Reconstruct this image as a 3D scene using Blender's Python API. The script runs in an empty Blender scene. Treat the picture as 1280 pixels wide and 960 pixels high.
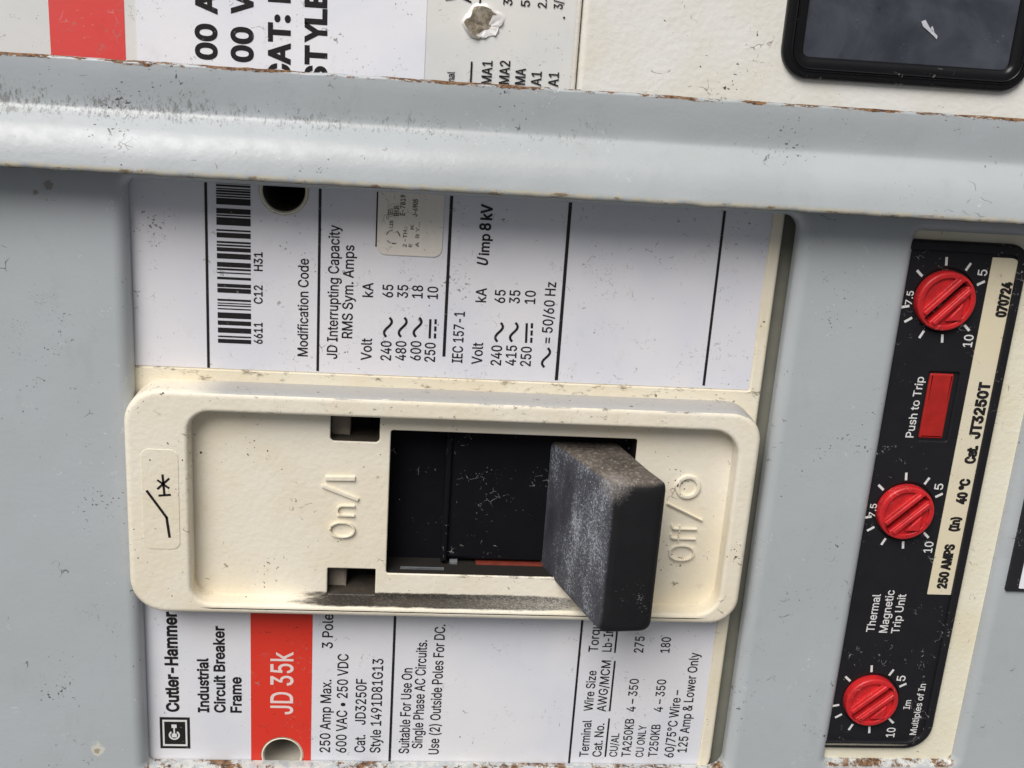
import bpy, bmesh, math, random
from mathutils import Vector, Matrix
from mathutils.geometry import delaunay_2d_cdt
random.seed(7)
S = bpy.context.scene
C = S.collection

# ------------------------------------------------------------------ camera, sky, sun, exposure
MR = [[0.995212, -0.065066, -0.072941], [0.04022, 0.952739, -0.301114], [0.089086, 0.296739, 0.950794]]
F, D = 1400.0, 15.0
cam_d = bpy.data.cameras.new('camera'); cam = bpy.data.objects.new('camera', cam_d); C.objects.link(cam)
cam_d.sensor_width = 36.0; cam_d.lens = F / 1280.0 * 36.0; cam_d.clip_start = 0.1; cam_d.clip_end = 5000
rx = Vector((MR[0][0], -MR[0][1], -MR[0][2])); dn = Vector((MR[1][0], -MR[1][1], -MR[1][2])); fw = Vector((MR[2][0], -MR[2][1], -MR[2][2]))
cam.matrix_world = Matrix(((rx.x, -dn.x, -fw.x, 0), (rx.y, -dn.y, -fw.y, 0), (rx.z, -dn.z, -fw.z, D), (0, 0, 0, 1)))
S.camera = cam

SUN_EL, SUN_AZ = math.radians(38), math.radians(-24)      # azimuth from +Y towards +X
w = bpy.data.worlds.new('World'); S.world = w; w.use_nodes = True
nt = w.node_tree; nt.nodes.clear()
sky = nt.nodes.new('ShaderNodeTexSky'); sky.sky_type = 'NISHITA'; sky.sun_disc = False
sky.sun_elevation = SUN_EL; sky.sun_rotation = SUN_AZ; sky.air_density = 1.0; sky.dust_density = 4.0; sky.ozone_density = 0.6
bg = nt.nodes.new('ShaderNodeBackground'); bg.inputs[1].default_value = 0.06
wo = nt.nodes.new('ShaderNodeOutputWorld'); hs = nt.nodes.new('ShaderNodeHueSaturation'); hs.inputs['Saturation'].default_value = 0.12; nt.links.new(sky.outputs[0], hs.inputs['Color']); nt.links.new(hs.outputs[0], bg.inputs[0]); nt.links.new(bg.outputs[0], wo.inputs[0])
sd = bpy.data.lights.new('sun', 'SUN'); sd.energy = 2.6; sd.angle = math.radians(38); sd.color = (1.0, 0.955, 0.90)
so = bpy.data.objects.new('sun', sd); C.objects.link(so)
sdir = Vector((math.sin(SUN_AZ) * math.cos(SUN_EL), math.cos(SUN_AZ) * math.cos(SUN_EL), math.sin(SUN_EL)))
so.rotation_euler = sdir.to_track_quat('Z', 'Y').to_euler(); so.location = sdir * 40
S.view_settings.view_transform = 'Standard'; S.view_settings.look = 'None'; S.view_settings.gamma = 1
S.view_settings.exposure = 0.12

# ------------------------------------------------------------------ measuring: photo pixel -> point on the plane at height z
def P(x, y, z=0.0):
    a, b = (x - 640) / F, (y - 480) / F
    wx = MR[0][0] * a + MR[1][0] * b + MR[2][0]; wy = MR[0][1] * a + MR[1][1] * b + MR[2][1]; wz = MR[0][2] * a + MR[1][2] * b + MR[2][2]
    t = (D - z) / wz
    return (t * wx, -t * wy)
def PX(z, *pts): return sum(P(x, y, z)[0] for x, y in pts) / len(pts)
def PY(z, *pts): return sum(P(x, y, z)[1] for x, y in pts) / len(pts)

# ------------------------------------------------------------------ materials
class NT:
    def __init__(s, name):
        s.m = bpy.data.materials.new(name); s.m.use_nodes = True; s.t = s.m.node_tree; s.t.nodes.clear()
        s.out = s.t.nodes.new('ShaderNodeOutputMaterial'); s.b = s.t.nodes.new('ShaderNodeBsdfPrincipled')
        s.t.links.new(s.b.outputs[0], s.out.inputs[0])
        s.geo = s.t.nodes.new('ShaderNodeNewGeometry'); s.pos = s.geo.outputs['Position']
    def link(s, a, b):
        if isinstance(a, (int, float)): b.default_value = a
        elif isinstance(a, tuple): b.default_value = a if len(a) == 4 or b.type == 'VECTOR' else a + (1,)
        else: s.t.links.new(a, b)
    def n(s, typ): return s.t.nodes.new(typ)
    def math(s, op, a, b=0.0, c=None):
        n = s.n('ShaderNodeMath'); n.operation = op; s.link(a, n.inputs[0]); s.link(b, n.inputs[1])
        if c is not None: s.link(c, n.inputs[2])
        return n.outputs[0]
    def mul(s, a, b): return s.math('MULTIPLY', a, b)
    def add(s, a, b): return s.math('ADD', a, b)
    def map(s, scale=(1, 1, 1), rot=0.0, loc=(0, 0, 0), vec=None):
        n = s.n('ShaderNodeMapping'); s.link(vec or s.pos, n.inputs[0]); n.inputs['Scale'].default_value = scale
        n.inputs['Rotation'].default_value = (0, 0, rot); n.inputs['Location'].default_value = loc
        return n.outputs[0]
    def noise(s, scale, detail=3.0, rough=0.55, vec=None, dist=0.0, color=False):
        n = s.n('ShaderNodeTexNoise'); s.link(vec or s.pos, n.inputs['Vector'])
        n.inputs['Scale'].default_value = scale; n.inputs['Detail'].default_value = detail; n.inputs['Roughness'].default_value = rough
        n.inputs['Distortion'].default_value = dist
        return n.outputs['Color' if color else 'Fac']
    def step(s, v, a, b, lo=0.0, hi=1.0):
        n = s.n('ShaderNodeMapRange'); n.interpolation_type = 'SMOOTHSTEP'; s.link(v, n.inputs[0])
        n.inputs[1].default_value = a; n.inputs[2].default_value = b; n.inputs[3].default_value = lo; n.inputs[4].default_value = hi
        return n.outputs[0]
    def mix(s, f, a, b):
        n = s.n('ShaderNodeMix'); n.data_type = 'RGBA'; s.link(f, n.inputs[0]); s.link(a, n.inputs[6]); s.link(b, n.inputs[7])
        return n.outputs[2]
    def sep(s, v):
        n = s.n('ShaderNodeSeparateXYZ'); s.link(v, n.inputs[0]); return n.outputs
    def specks(s, scale, th, soft=0.04, patch=1.0, loc=(0, 0, 0)):
        a = s.noise(scale * 1.3, 2.5, 0.65, s.map(loc=loc)); b = s.noise(patch, 3.0, 0.6, s.map(loc=(loc[0] + 7, loc[1], 3)))
        return s.step(s.add(a, s.mul(s.math('SUBTRACT', b, 0.5), 0.75)), th - 0.105, th - 0.105 + soft)
    def squig(s, scale, width, amount, loc=(0, 0, 0), seed_scale=2.2):
        wv = s.n('ShaderNodeVectorMath'); wv.operation = 'MULTIPLY_ADD'
        s.link(s.noise(scale * 0.9, 2.0, 0.6, s.map(loc=loc), color=True), wv.inputs[0]); wv.inputs[1].default_value = (0.9 / scale * 1.6,) * 3; s.link(s.map(loc=loc), wv.inputs[2])
        v = s.n('ShaderNodeTexVoronoi'); v.feature = 'DISTANCE_TO_EDGE'; v.inputs['Scale'].default_value = scale; s.link(wv.outputs[0], v.inputs['Vector'])
        line = s.step(v.outputs['Distance'], width * 0.2, width * 0.55, 1.0, 0.0)
        m = s.step(s.noise(seed_scale, 3.0, 0.65, s.map(loc=(loc[0] + 3, loc[1] + 9, 1))), amount, amount + 0.05)
        m2 = s.step(s.noise(scale * 1.6, 1.0, 0.5, s.map(loc=(loc[0] + 31, loc[1], 5))), 0.5, 0.58)
        return s.mul(line, s.mul(m, m2))
    def bump(s, h, strength, dist=0.02, prev=None):
        n = s.n('ShaderNodeBump'); n.inputs['Strength'].default_value = strength; n.inputs['Distance'].default_value = dist
        s.link(h, n.inputs['Height'])
        if prev is not None: s.link(prev, n.inputs['Normal'])
        return n.outputs[0]
    def done(s, color, rough=0.5, normal=None, spec=0.5, metal=0.0):
        s.link(color, s.b.inputs['Base Color']); s.link(rough, s.b.inputs['Roughness']); s.b.inputs['Specular IOR Level'].default_value = spec
        s.link(metal, s.b.inputs['Metallic'])
        if normal is not None: s.link(normal, s.b.inputs['Normal'])
        return s.m

def plain(name, col, rough=0.5, spec=0.5, var=0.12, scale=6.0):
    t = NT(name); dark = tuple(c * (1 - var) for c in col)
    c = t.mix(t.noise(scale, 4.0), dark, col)
    return t.done(c, rough, None, spec)

def dusty_label(name, col, dirt=(0.16, 0.13, 0.11), amt=0.0, tint=(0.9, 0.93, 0.97), gloss=0.42):
    t = NT(name)
    c = t.mix(t.step(t.noise(0.5, 3.0), 0.35, 0.65), col, tuple(a * b for a, b in zip(col, tint)))
    smear = t.mul(t.step(t.noise(3.0, 6.0, 0.7, t.map((1.0, 0.6, 1), 0.5)), 0.56, 0.75), 0.22 + amt)
    c = t.mix(smear, c, tuple(a * 0.62 for a in col))
    c = t.mix(t.mul(t.squig(4.5, 0.045, 0.585 - amt * 0.2), 0.75), c, dirt)
    c = t.mix(t.mul(t.squig(8.5, 0.05, 0.57 - amt * 0.2, (11, 4, 0)), 0.7), c, (0.30, 0.26, 0.22))
    c = t.mix(t.mul(t.specks(17.0, 0.86 - amt * 0.1, 0.03), 0.85), c, dirt)
    c = t.mix(t.mul(t.specks(34.0, 0.86 - amt * 0.1, 0.05, 1.6, (5, 2, 0)), 0.6), c, (0.25, 0.21, 0.18))
    nb = t.bump(t.noise(9.0, 3.0), 0.05, 0.05)
    return t.done(c, gloss, nb, 0.4)

def cream_plastic(name, col=(0.82, 0.77, 0.66), wear=False):
    t = NT(name)
    c = t.mix(t.step(t.noise(0.8, 4.0, 0.6), 0.35, 0.7), col, (col[0] * 0.95, col[1] * 0.92, col[2] * 0.85))
    c = t.mix(t.mul(t.step(t.noise(4.0, 5.0, 0.7), 0.6, 0.78), 0.3), c, (0.50, 0.42, 0.30))
    x, y, z = t.sep(t.pos)[:3]; nx, ny, nz = t.sep(t.geo.outputs['True Normal'])[:3]
    if wear:
        # worn grey scuffing along the outer wall, soot rubbed along the lower inner wall
        up = t.step(ny, 0.35, 0.85)
        top = t.step(y, Y_WEAR, Y_WEAR + 0.1)
        n1 = t.noise(2.6, 6.0, 0.72, t.map((0.45, 1.6, 1.6)))
        wmask = t.mul(t.mul(t.step(t.add(n1, t.mul(up, 0.35)), 0.62, 0.70), top), t.step(x, -3.1, -2.4))
        c = t.mix(t.mul(wmask, t.mul(t.step(ny, 0.15, 0.5), 0.9)), c, (0.37, 0.37, 0.375))
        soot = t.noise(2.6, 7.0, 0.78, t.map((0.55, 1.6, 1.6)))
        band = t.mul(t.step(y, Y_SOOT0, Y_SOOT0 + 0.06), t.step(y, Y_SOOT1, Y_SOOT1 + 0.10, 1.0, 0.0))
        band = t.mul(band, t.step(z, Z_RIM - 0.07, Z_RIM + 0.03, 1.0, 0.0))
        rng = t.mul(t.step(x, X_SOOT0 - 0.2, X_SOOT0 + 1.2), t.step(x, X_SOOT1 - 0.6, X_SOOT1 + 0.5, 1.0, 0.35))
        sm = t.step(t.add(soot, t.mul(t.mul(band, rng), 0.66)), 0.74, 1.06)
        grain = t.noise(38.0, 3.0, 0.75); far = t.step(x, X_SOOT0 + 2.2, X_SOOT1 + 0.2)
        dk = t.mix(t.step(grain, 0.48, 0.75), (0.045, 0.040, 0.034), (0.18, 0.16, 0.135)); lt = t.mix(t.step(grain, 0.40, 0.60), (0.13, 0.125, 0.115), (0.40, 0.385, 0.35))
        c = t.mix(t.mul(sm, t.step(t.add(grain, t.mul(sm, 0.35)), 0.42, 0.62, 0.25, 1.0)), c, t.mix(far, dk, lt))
        pep = t.mul(t.step(y, Y_WEAR - 0.35, Y_WEAR - 0.05), t.step(t.noise(9.0, 6.0, 0.8, t.map((0.8, 1.2, 1))), 0.605, 0.66))
        c = t.mix(t.mul(pep, 0.8), c, (0.13, 0.11, 0.085))
        # the sill below the window is rubbed grey
        sill = t.mul(t.step(y, Y_SILL - 0.10, Y_SILL - 0.02), t.mul(t.step(y, Y_SILL + 0.02, Y_SILL + 0.03, 1.0, 0.0), t.mul(t.step(x, 0.3, 0.9), t.step(x, 2.9, 3.2, 1.0, 0.0))))
        c = t.mix(t.mul(t.step(t.add(soot, t.mul(sill, 0.35)), 0.80, 0.92), 0.85), c, t.mix(t.step(grain, 0.42, 0.62), (0.10, 0.09, 0.08), (0.38, 0.36, 0.32)))
    c = t.mix(t.mul(t.squig(4.0, 0.06, 0.60, (2, 6, 0)), 0.7), c, (0.16, 0.12, 0.08))
    c = t.mix(t.mul(t.specks(12.0, 0.87, 0.02, 1.3), 0.95), c, (0.07, 0.05, 0.035))
    c = t.mix(t.mul(t.specks(30.0, 0.88, 0.04, 2.0, (5, 2, 0)), 0.75), c, (0.2, 0.15, 0.1))
    nb = t.bump(t.noise(13.0, 2.0, 0.5), 0.22, 0.03)
    nb = t.bump(t.noise(55.0, 2.0, 0.6), 0.10, 0.01, nb)
    return t.done(c, 0.46, nb, 0.4)

def cream_edge_dirt(name, ylo, yhi):
    """cream cover whose strip below the upper label has collected grime"""
    t = NT(name); col = (0.79, 0.735, 0.60)
    c = t.mix(t.step(t.noise(0.9, 4.0, 0.6), 0.35, 0.7), col, (0.74, 0.66, 0.50))
    x, y, z = t.sep(t.pos)[:3]
    band = t.mul(t.step(y, ylo, ylo + 0.05), t.step(y, yhi - 0.1, yhi, 1.0, 0.0))
    g = t.noise(5.0, 6.0, 0.75, t.map((0.6, 1.4, 1.0)))
    c = t.mix(t.mul(t.step(t.add(g, t.mul(band, 0.10)), 0.64, 0.76), 0.85), c, (0.17, 0.135, 0.09))
    c = t.mix(t.mul(t.specks(14.0, 0.84, 0.03, 1.3), 0.9), c, (0.09, 0.07, 0.05))
    nb = t.bump(t.noise(13.0, 2.0), 0.2, 0.03)
    return t.done(c, 0.5, nb, 0.4)

def grey_paint(name, rail=False):
    t = NT(name); col = (0.445, 0.475, 0.505)
    c = t.mix(t.step(t.noise(0.35, 3.0), 0.3, 0.7), col, (0.41, 0.44, 0.455))
    c = t.mix(t.mul(t.step(t.noise(2.2, 6.0, 0.7, t.map((1, 0.5, 1), 0.4)), 0.54, 0.8), 0.30), c, (0.30, 0.31, 0.31))
    c = t.mix(t.mul(t.squig(3.6, 0.05, 0.60, (3, 1, 0), 1.3), 0.8), c, (0.12, 0.115, 0.11))
    c = t.mix(t.mul(t.squig(7.5, 0.05, 0.61, (8, 5, 0), 1.6), 0.8), c, (0.62, 0.64, 0.66))
    c = t.mix(t.mul(t.specks(15.0, 0.865, 0.02, 1.0), 0.9), c, (0.07, 0.065, 0.06))
    c = t.mix(t.mul(t.specks(30.0, 0.875, 0.03, 1.4, (5, 2, 0)), 0.7), c, (0.14, 0.135, 0.13))
    c = t.mix(t.mul(t.specks(20.0, 0.90, 0.02, 1.2, (15, 2, 0)), 0.8), c, (0.72, 0.73, 0.72))
    rough = t.step(t.noise(5.0, 4.0), 0.3, 0.7, 0.30, 0.42)
    rust_d, rust_l = (0.050, 0.022, 0.011), (0.25, 0.130, 0.055)
    rc = t.mix(t.step(t.noise(18.0, 3.0, 0.7), 0.35, 0.65), rust_d, rust_l)
    if rail:
        uv = t.n('ShaderNodeUVMap'); u, v = t.sep(uv.outputs[0])[:2]
        # fine scuffs, slanted, thickest in the bend
        sc = t.noise(26.0, 5.0, 0.8, t.map((1.0, 0.45, 0.6), 0.6)); lo = t.noise(1.1, 3.0, 0.6, t.map(loc=(4, 0, 0)))
        bend = t.mul(t.step(t.add(v, t.mul(lo, 0.3)), 0.30, 0.62), t.step(v, 0.46, 0.62, 1.0, 0.0))
        left = t.step(u, 0.1, 0.75, 1.0, 0.15)
        c = t.mix(t.mul(t.step(t.add(t.add(sc, t.mul(lo, 0.30)), t.mul(t.mul(bend, left), 0.21)), 0.82, 0.92), 0.75), c, (0.17, 0.175, 0.17))
        scr = t.noise(9.0, 4.0, 0.75, t.map((2.2, 0.5, 0.6), -0.55, (3, 3, 0)))
        c = t.mix(t.mul(t.step(t.add(scr, t.mul(lo, 0.25)), 0.84, 0.90), 0.6), c, (0.16, 0.145, 0.14))
        e1 = t.step(v, 0.0, 0.085, 1.0, 0.0); e2 = t.step(v, 0.90, 0.965)
        rn = t.noise(2.0, 7.0, 0.78, t.map((0.7, 3.0, 1.0))); rn2 = t.noise(3.0, 7.0, 0.8, t.map((0.9, 3.0, 1.0), 0, (9, 2, 0)))
        r1 = t.step(t.add(rn, t.mul(e1, 0.30)), 0.745, 0.785); r2 = t.step(t.add(rn2, t.mul(e2, 0.24)), 0.785, 0.825)
        r1 = t.mul(r1, t.step(e1, 0.0, 0.25)); r2 = t.mul(r2, t.step(e2, 0.0, 0.3))
        pale = t.step(v, 0.925, 0.955)
        c = t.mix(t.mul(pale, t.step(t.noise(10.0, 4.0, 0.7), 0.38, 0.55)), c, (0.52, 0.49, 0.40))
        c = t.mix(r1, c, rc); c = t.mix(t.mul(r2, 0.9), c, t.mix(0.5, rc, (0.30, 0.22, 0.12)))
        c = t.mix(t.step(v, 0.985, 0.995), c, (0.10, 0.085, 0.07))
        rough = t.add(rough, t.mul(t.add(r1, r2), 0.4))
    else:
        x, y, z = t.sep(t.pos)[:3]; nx, ny, nz = t.sep(t.geo.outputs['True Normal'])[:3]
        wall = t.mul(t.step(ny, 0.25, 0.6), t.step(y, Y_BOT + 0.3, Y_BOT + 0.2, 1.0, 0.0)) if False else t.step(ny, 0.25, 0.6)
        chip = t.mul(wall, t.step(t.noise(9.0, 5.0, 0.75), 0.42, 0.56))
        c = t.mix(t.mul(chip, 0.9), c, (0.60, 0.605, 0.57))
        rr = t.mul(wall, t.step(t.add(t.noise(2.4, 7.0, 0.8), t.mul(t.noise(0.55, 1.0, 0.5, t.map(loc=(2.0, 0, 0))), 0.3)), 0.66, 0.73))
        c = t.mix(rr, c, rc)
        blk = t.mul(wall, t.specks(13.0, 0.80, 0.03))
        c = t.mix(blk, c, (0.05, 0.04, 0.03))
        def spot(c, px, py, r, col, sc=9.0):
            q = P(px, py, Z_PANEL); v = t.n('ShaderNodeVectorMath'); v.operation = 'DISTANCE'; t.link(t.pos, v.inputs[0]); v.inputs[1].default_value = (q[0], q[1], Z_PANEL)
            m = t.step(t.add(v.outputs['Value'], t.mul(t.noise(sc, 5.0, 0.75), r * 2.0)), r * 1.55, r * 1.75, 1.0, 0.0)
            return t.mix(m, c, col)
        c = spot(c, 122, 937, 0.16, (0.60, 0.60, 0.54)); c = spot(c, 121, 938, 0.07, (0.38, 0.33, 0.24)); c = spot(c, 60, 231, 0.09, (0.27, 0.255, 0.24), 17.0); c = spot(c, 44, 241, 0.05, (0.27, 0.255, 0.24), 20.0)
    nb = t.bump(t.noise(16.0, 3.0, 0.5), 0.085, 0.03)
    nb = t.bump(t.noise(1.2, 2.0, 0.5), 0.10, 0.10, nb)
    return t.done(c, rough, nb, 0.5)

def black_plastic(name, base=(0.012, 0.012, 0.015), dust=0.0, dust_col=(0.36, 0.36, 0.40), rough=0.5, specks=0.88, streak=None, spec=0.3):
    t = NT(name)
    c = t.mix(t.noise(3.0, 4.0), base, tuple(b * 1.6 for b in base))
    if dust:
        v = t.map(streak or (1, 1, 1))
        d = t.noise(3.2, 7.0, 0.78, v); g = t.noise(26.0, 4.0, 0.8)
        m = t.step(t.add(t.mul(d, 0.75), t.mul(g, 0.55)), 0.70 - dust * 0.25, 1.0 - dust * 0.12)
        c = t.mix(m, c, dust_col)
        c = t.mix(t.mul(t.step(t.add(g, t.mul(d, 0.4)), 0.80 - dust * 0.05, 0.9), 0.7), c, tuple(min(1, k * 1.7) for k in dust_col))
    c = t.mix(t.mul(t.specks(24.0, specks, 0.03, 1.5), 0.8), c, (0.42, 0.41, 0.42))
    c = t.mix(t.mul(t.squig(7.5, 0.05, 0.57, (4, 4, 0), 1.8), 0.6), c, (0.45, 0.44, 0.44))
    nb = t.bump(t.noise(28.0, 3.0), 0.25 if dust else 0.06, 0.02)
    return t.done(c, rough, nb, spec)

def ink(name, col, under, worn=0.64):
    t = NT(name)
    c = t.mix(t.mul(t.step(t.noise(16.0, 4.0, 0.7), worn, worn + 0.07), 0.6), col, under)
    return t.done(c, 0.5, None, 0.3)

# ------------------------------------------------------------------ mesh helpers
def finish(bm, name, mats, parent=None, smooth=40):
    me = bpy.data.meshes.new(name); bmesh.ops.recalc_face_normals(bm, faces=bm.faces[:]) if False else None
    bm.to_mesh(me); bm.free()
    for m in (mats if isinstance(mats, (list, tuple)) else [mats]): me.materials.append(m)
    if smooth:
        for p in me.polygons: p.use_smooth = True
        me.set_sharp_from_angle(angle=math.radians(smooth))
    o = bpy.data.objects.new(name, me); C.objects.link(o)
    if parent is not None:
        o.parent = parent
        root = parent
        while root.parent is not None: root = root.parent
        if parent.type == 'EMPTY': o.location = -parent.location
    return o
def tag(o, label=None, cat=None, group=None, kind=None):
    for k, v in (('label', label), ('category', cat), ('group', group), ('kind', kind)):
        if v: o[k] = v
    return o
def thing(name, loc, label, cat, group=None):
    o = bpy.data.objects.new(name, None); C.objects.link(o); o.location = loc; o.empty_display_size = 0.5
    return tag(o, label, cat, group)

def rr(x0, y0, x1, y1, r, n=8):
    """rounded rectangle, counter-clockwise; r a number or four radii (bottom-left, bottom-right, top-right, top-left)"""
    rs = r if isinstance(r, (tuple, list)) else (r,) * 4
    pts = []
    for (cx, cy, a0, q) in ((x0 + rs[0], y0 + rs[0], 180, rs[0]), (x1 - rs[1], y0 + rs[1], 270, rs[1]), (x1 - rs[2], y1 - rs[2], 0, rs[2]), (x0 + rs[3], y1 - rs[3], 90, rs[3])):
        for i in range(n + 1):
            a = math.radians(a0 + 90 * i / n); pts.append((cx + q * math.cos(a), cy + q * math.sin(a)))
    return dense(pts)
def dense(pts, mx=0.45):
    out = []
    for i, p in enumerate(pts):
        q = pts[(i + 1) % len(pts)]; L = math.hypot(q[0] - p[0], q[1] - p[1]); k = max(1, int(L / mx))
        for j in range(k): out.append((p[0] + (q[0] - p[0]) * j / k, p[1] + (q[1] - p[1]) * j / k))
    clean = []
    for p in out:
        if not clean or math.hypot(p[0] - clean[-1][0], p[1] - clean[-1][1]) > 1e-4: clean.append(p)
    return clean
def circ(cx, cy, r, n=48): return [(cx + r * math.cos(2 * math.pi * i / n), cy + r * math.sin(2 * math.pi * i / n)) for i in range(n)]
def inset(pts, d, hole=False):
    n = len(pts); out = []
    s = -1 if hole else 1
    for i in range(n):
        a, b, c = pts[i - 1], pts[i], pts[(i + 1) % n]
        e1 = Vector((b[0] - a[0], b[1] - a[1])).normalized(); e2 = Vector((c[0] - b[0], c[1] - b[1])).normalized()
        n1 = Vector((-e1.y, e1.x)); n2 = Vector((-e2.y, e2.x)); m = (n1 + n2)
        m = m / max(0.35, m.dot(n1)) if m.length > 1e-6 else n1
        out.append((b[0] + s * d * m.x, b[1] + s * d * m.y))
    return out
def plate(bm, outer, z0, z1, bev=0.03, holes=(), hbev=None, draft=0.0, hdraft=None, seg=4, mi=0, hz0=None, hmi=None):
    """a plate lying flat: top at z1, rounded rims, walls down to z0, holes through it. All loops counter-clockwise"""
    tops = []
    loops = [(outer, False, bev, draft, z0)] + [(h, True, (hbev if hbev is not None else bev), (hdraft if hdraft is not None else draft), (hz0 if hz0 is not None else z0)) for h in holes]
    for pts, hole, b, dr, zb in loops:
        rings = [(-dr, zb)] if dr == 0 else [(-dr, zb)]
        k = seg if b > 0 else 0
        if b > 0:
            for i in range(k + 1):
                a = math.pi / 2 * i / k; rings.append((b * (1 - math.cos(a)), z1 - b + b * math.sin(a)))
            rings.append((b + min(0.02, b * 0.5), z1))
        else: rings.append((0, z1))
        vr = []
        for d, z in rings:
            q = inset(pts, d, hole) if abs(d) > 1e-9 else pts
            vr.append([bm.verts.new((x, y, z)) for x, y in q])
        n = len(pts)
        for A, B in zip(vr, vr[1:]):
            for i in range(n):
                j = (i + 1) % n
                f = bm.faces.new((A[i], A[j], B[j], B[i]) if not hole else (A[j], A[i], B[i], B[j])); f.material_index = hmi[id(pts)] if hmi and id(pts) in hmi and A is vr[0] else mi
        tops.append(vr[-1])
    edges = []
    for t in tops:
        for i in range(len(t)):
            a, b = t[i], t[(i + 1) % len(t)]
            e = bm.edges.get((a, b)) or bm.edges.new((a, b)); edges.append(e)
    res = bmesh.ops.triangle_fill(bm, edges=edges, use_beauty=True, use_dissolve=False, normal=(0, 0, 1))
    for f in res['geom']:
        if isinstance(f, bmesh.types.BMFace):
            f.material_index = mi
            f.normal_update()
            if f.normal.z < 0: f.normal_flip()
    return bm
def sheet(bm, pts, z, mi=0):
    f = bm.faces.new([bm.verts.new((x, y, z)) for x, y in pts]); f.material_index = mi; f.normal_update()
    if f.normal.z < 0: f.normal_flip()
def quad(bm, x0, y0, x1, y1, z, mi=0): sheet(bm, [(x0, y0), (x1, y0), (x1, y1), (x0, y1)], z, mi)
def bar(bm, a, b, wd, z, mi=0):
    a, b = Vector(a), Vector(b); d = (b - a).normalized(); n = Vector((-d.y, d.x)) * wd / 2
    sheet(bm, [tuple(a + n), tuple(a - n), tuple(b - n), tuple(b + n)], z, mi)

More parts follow.
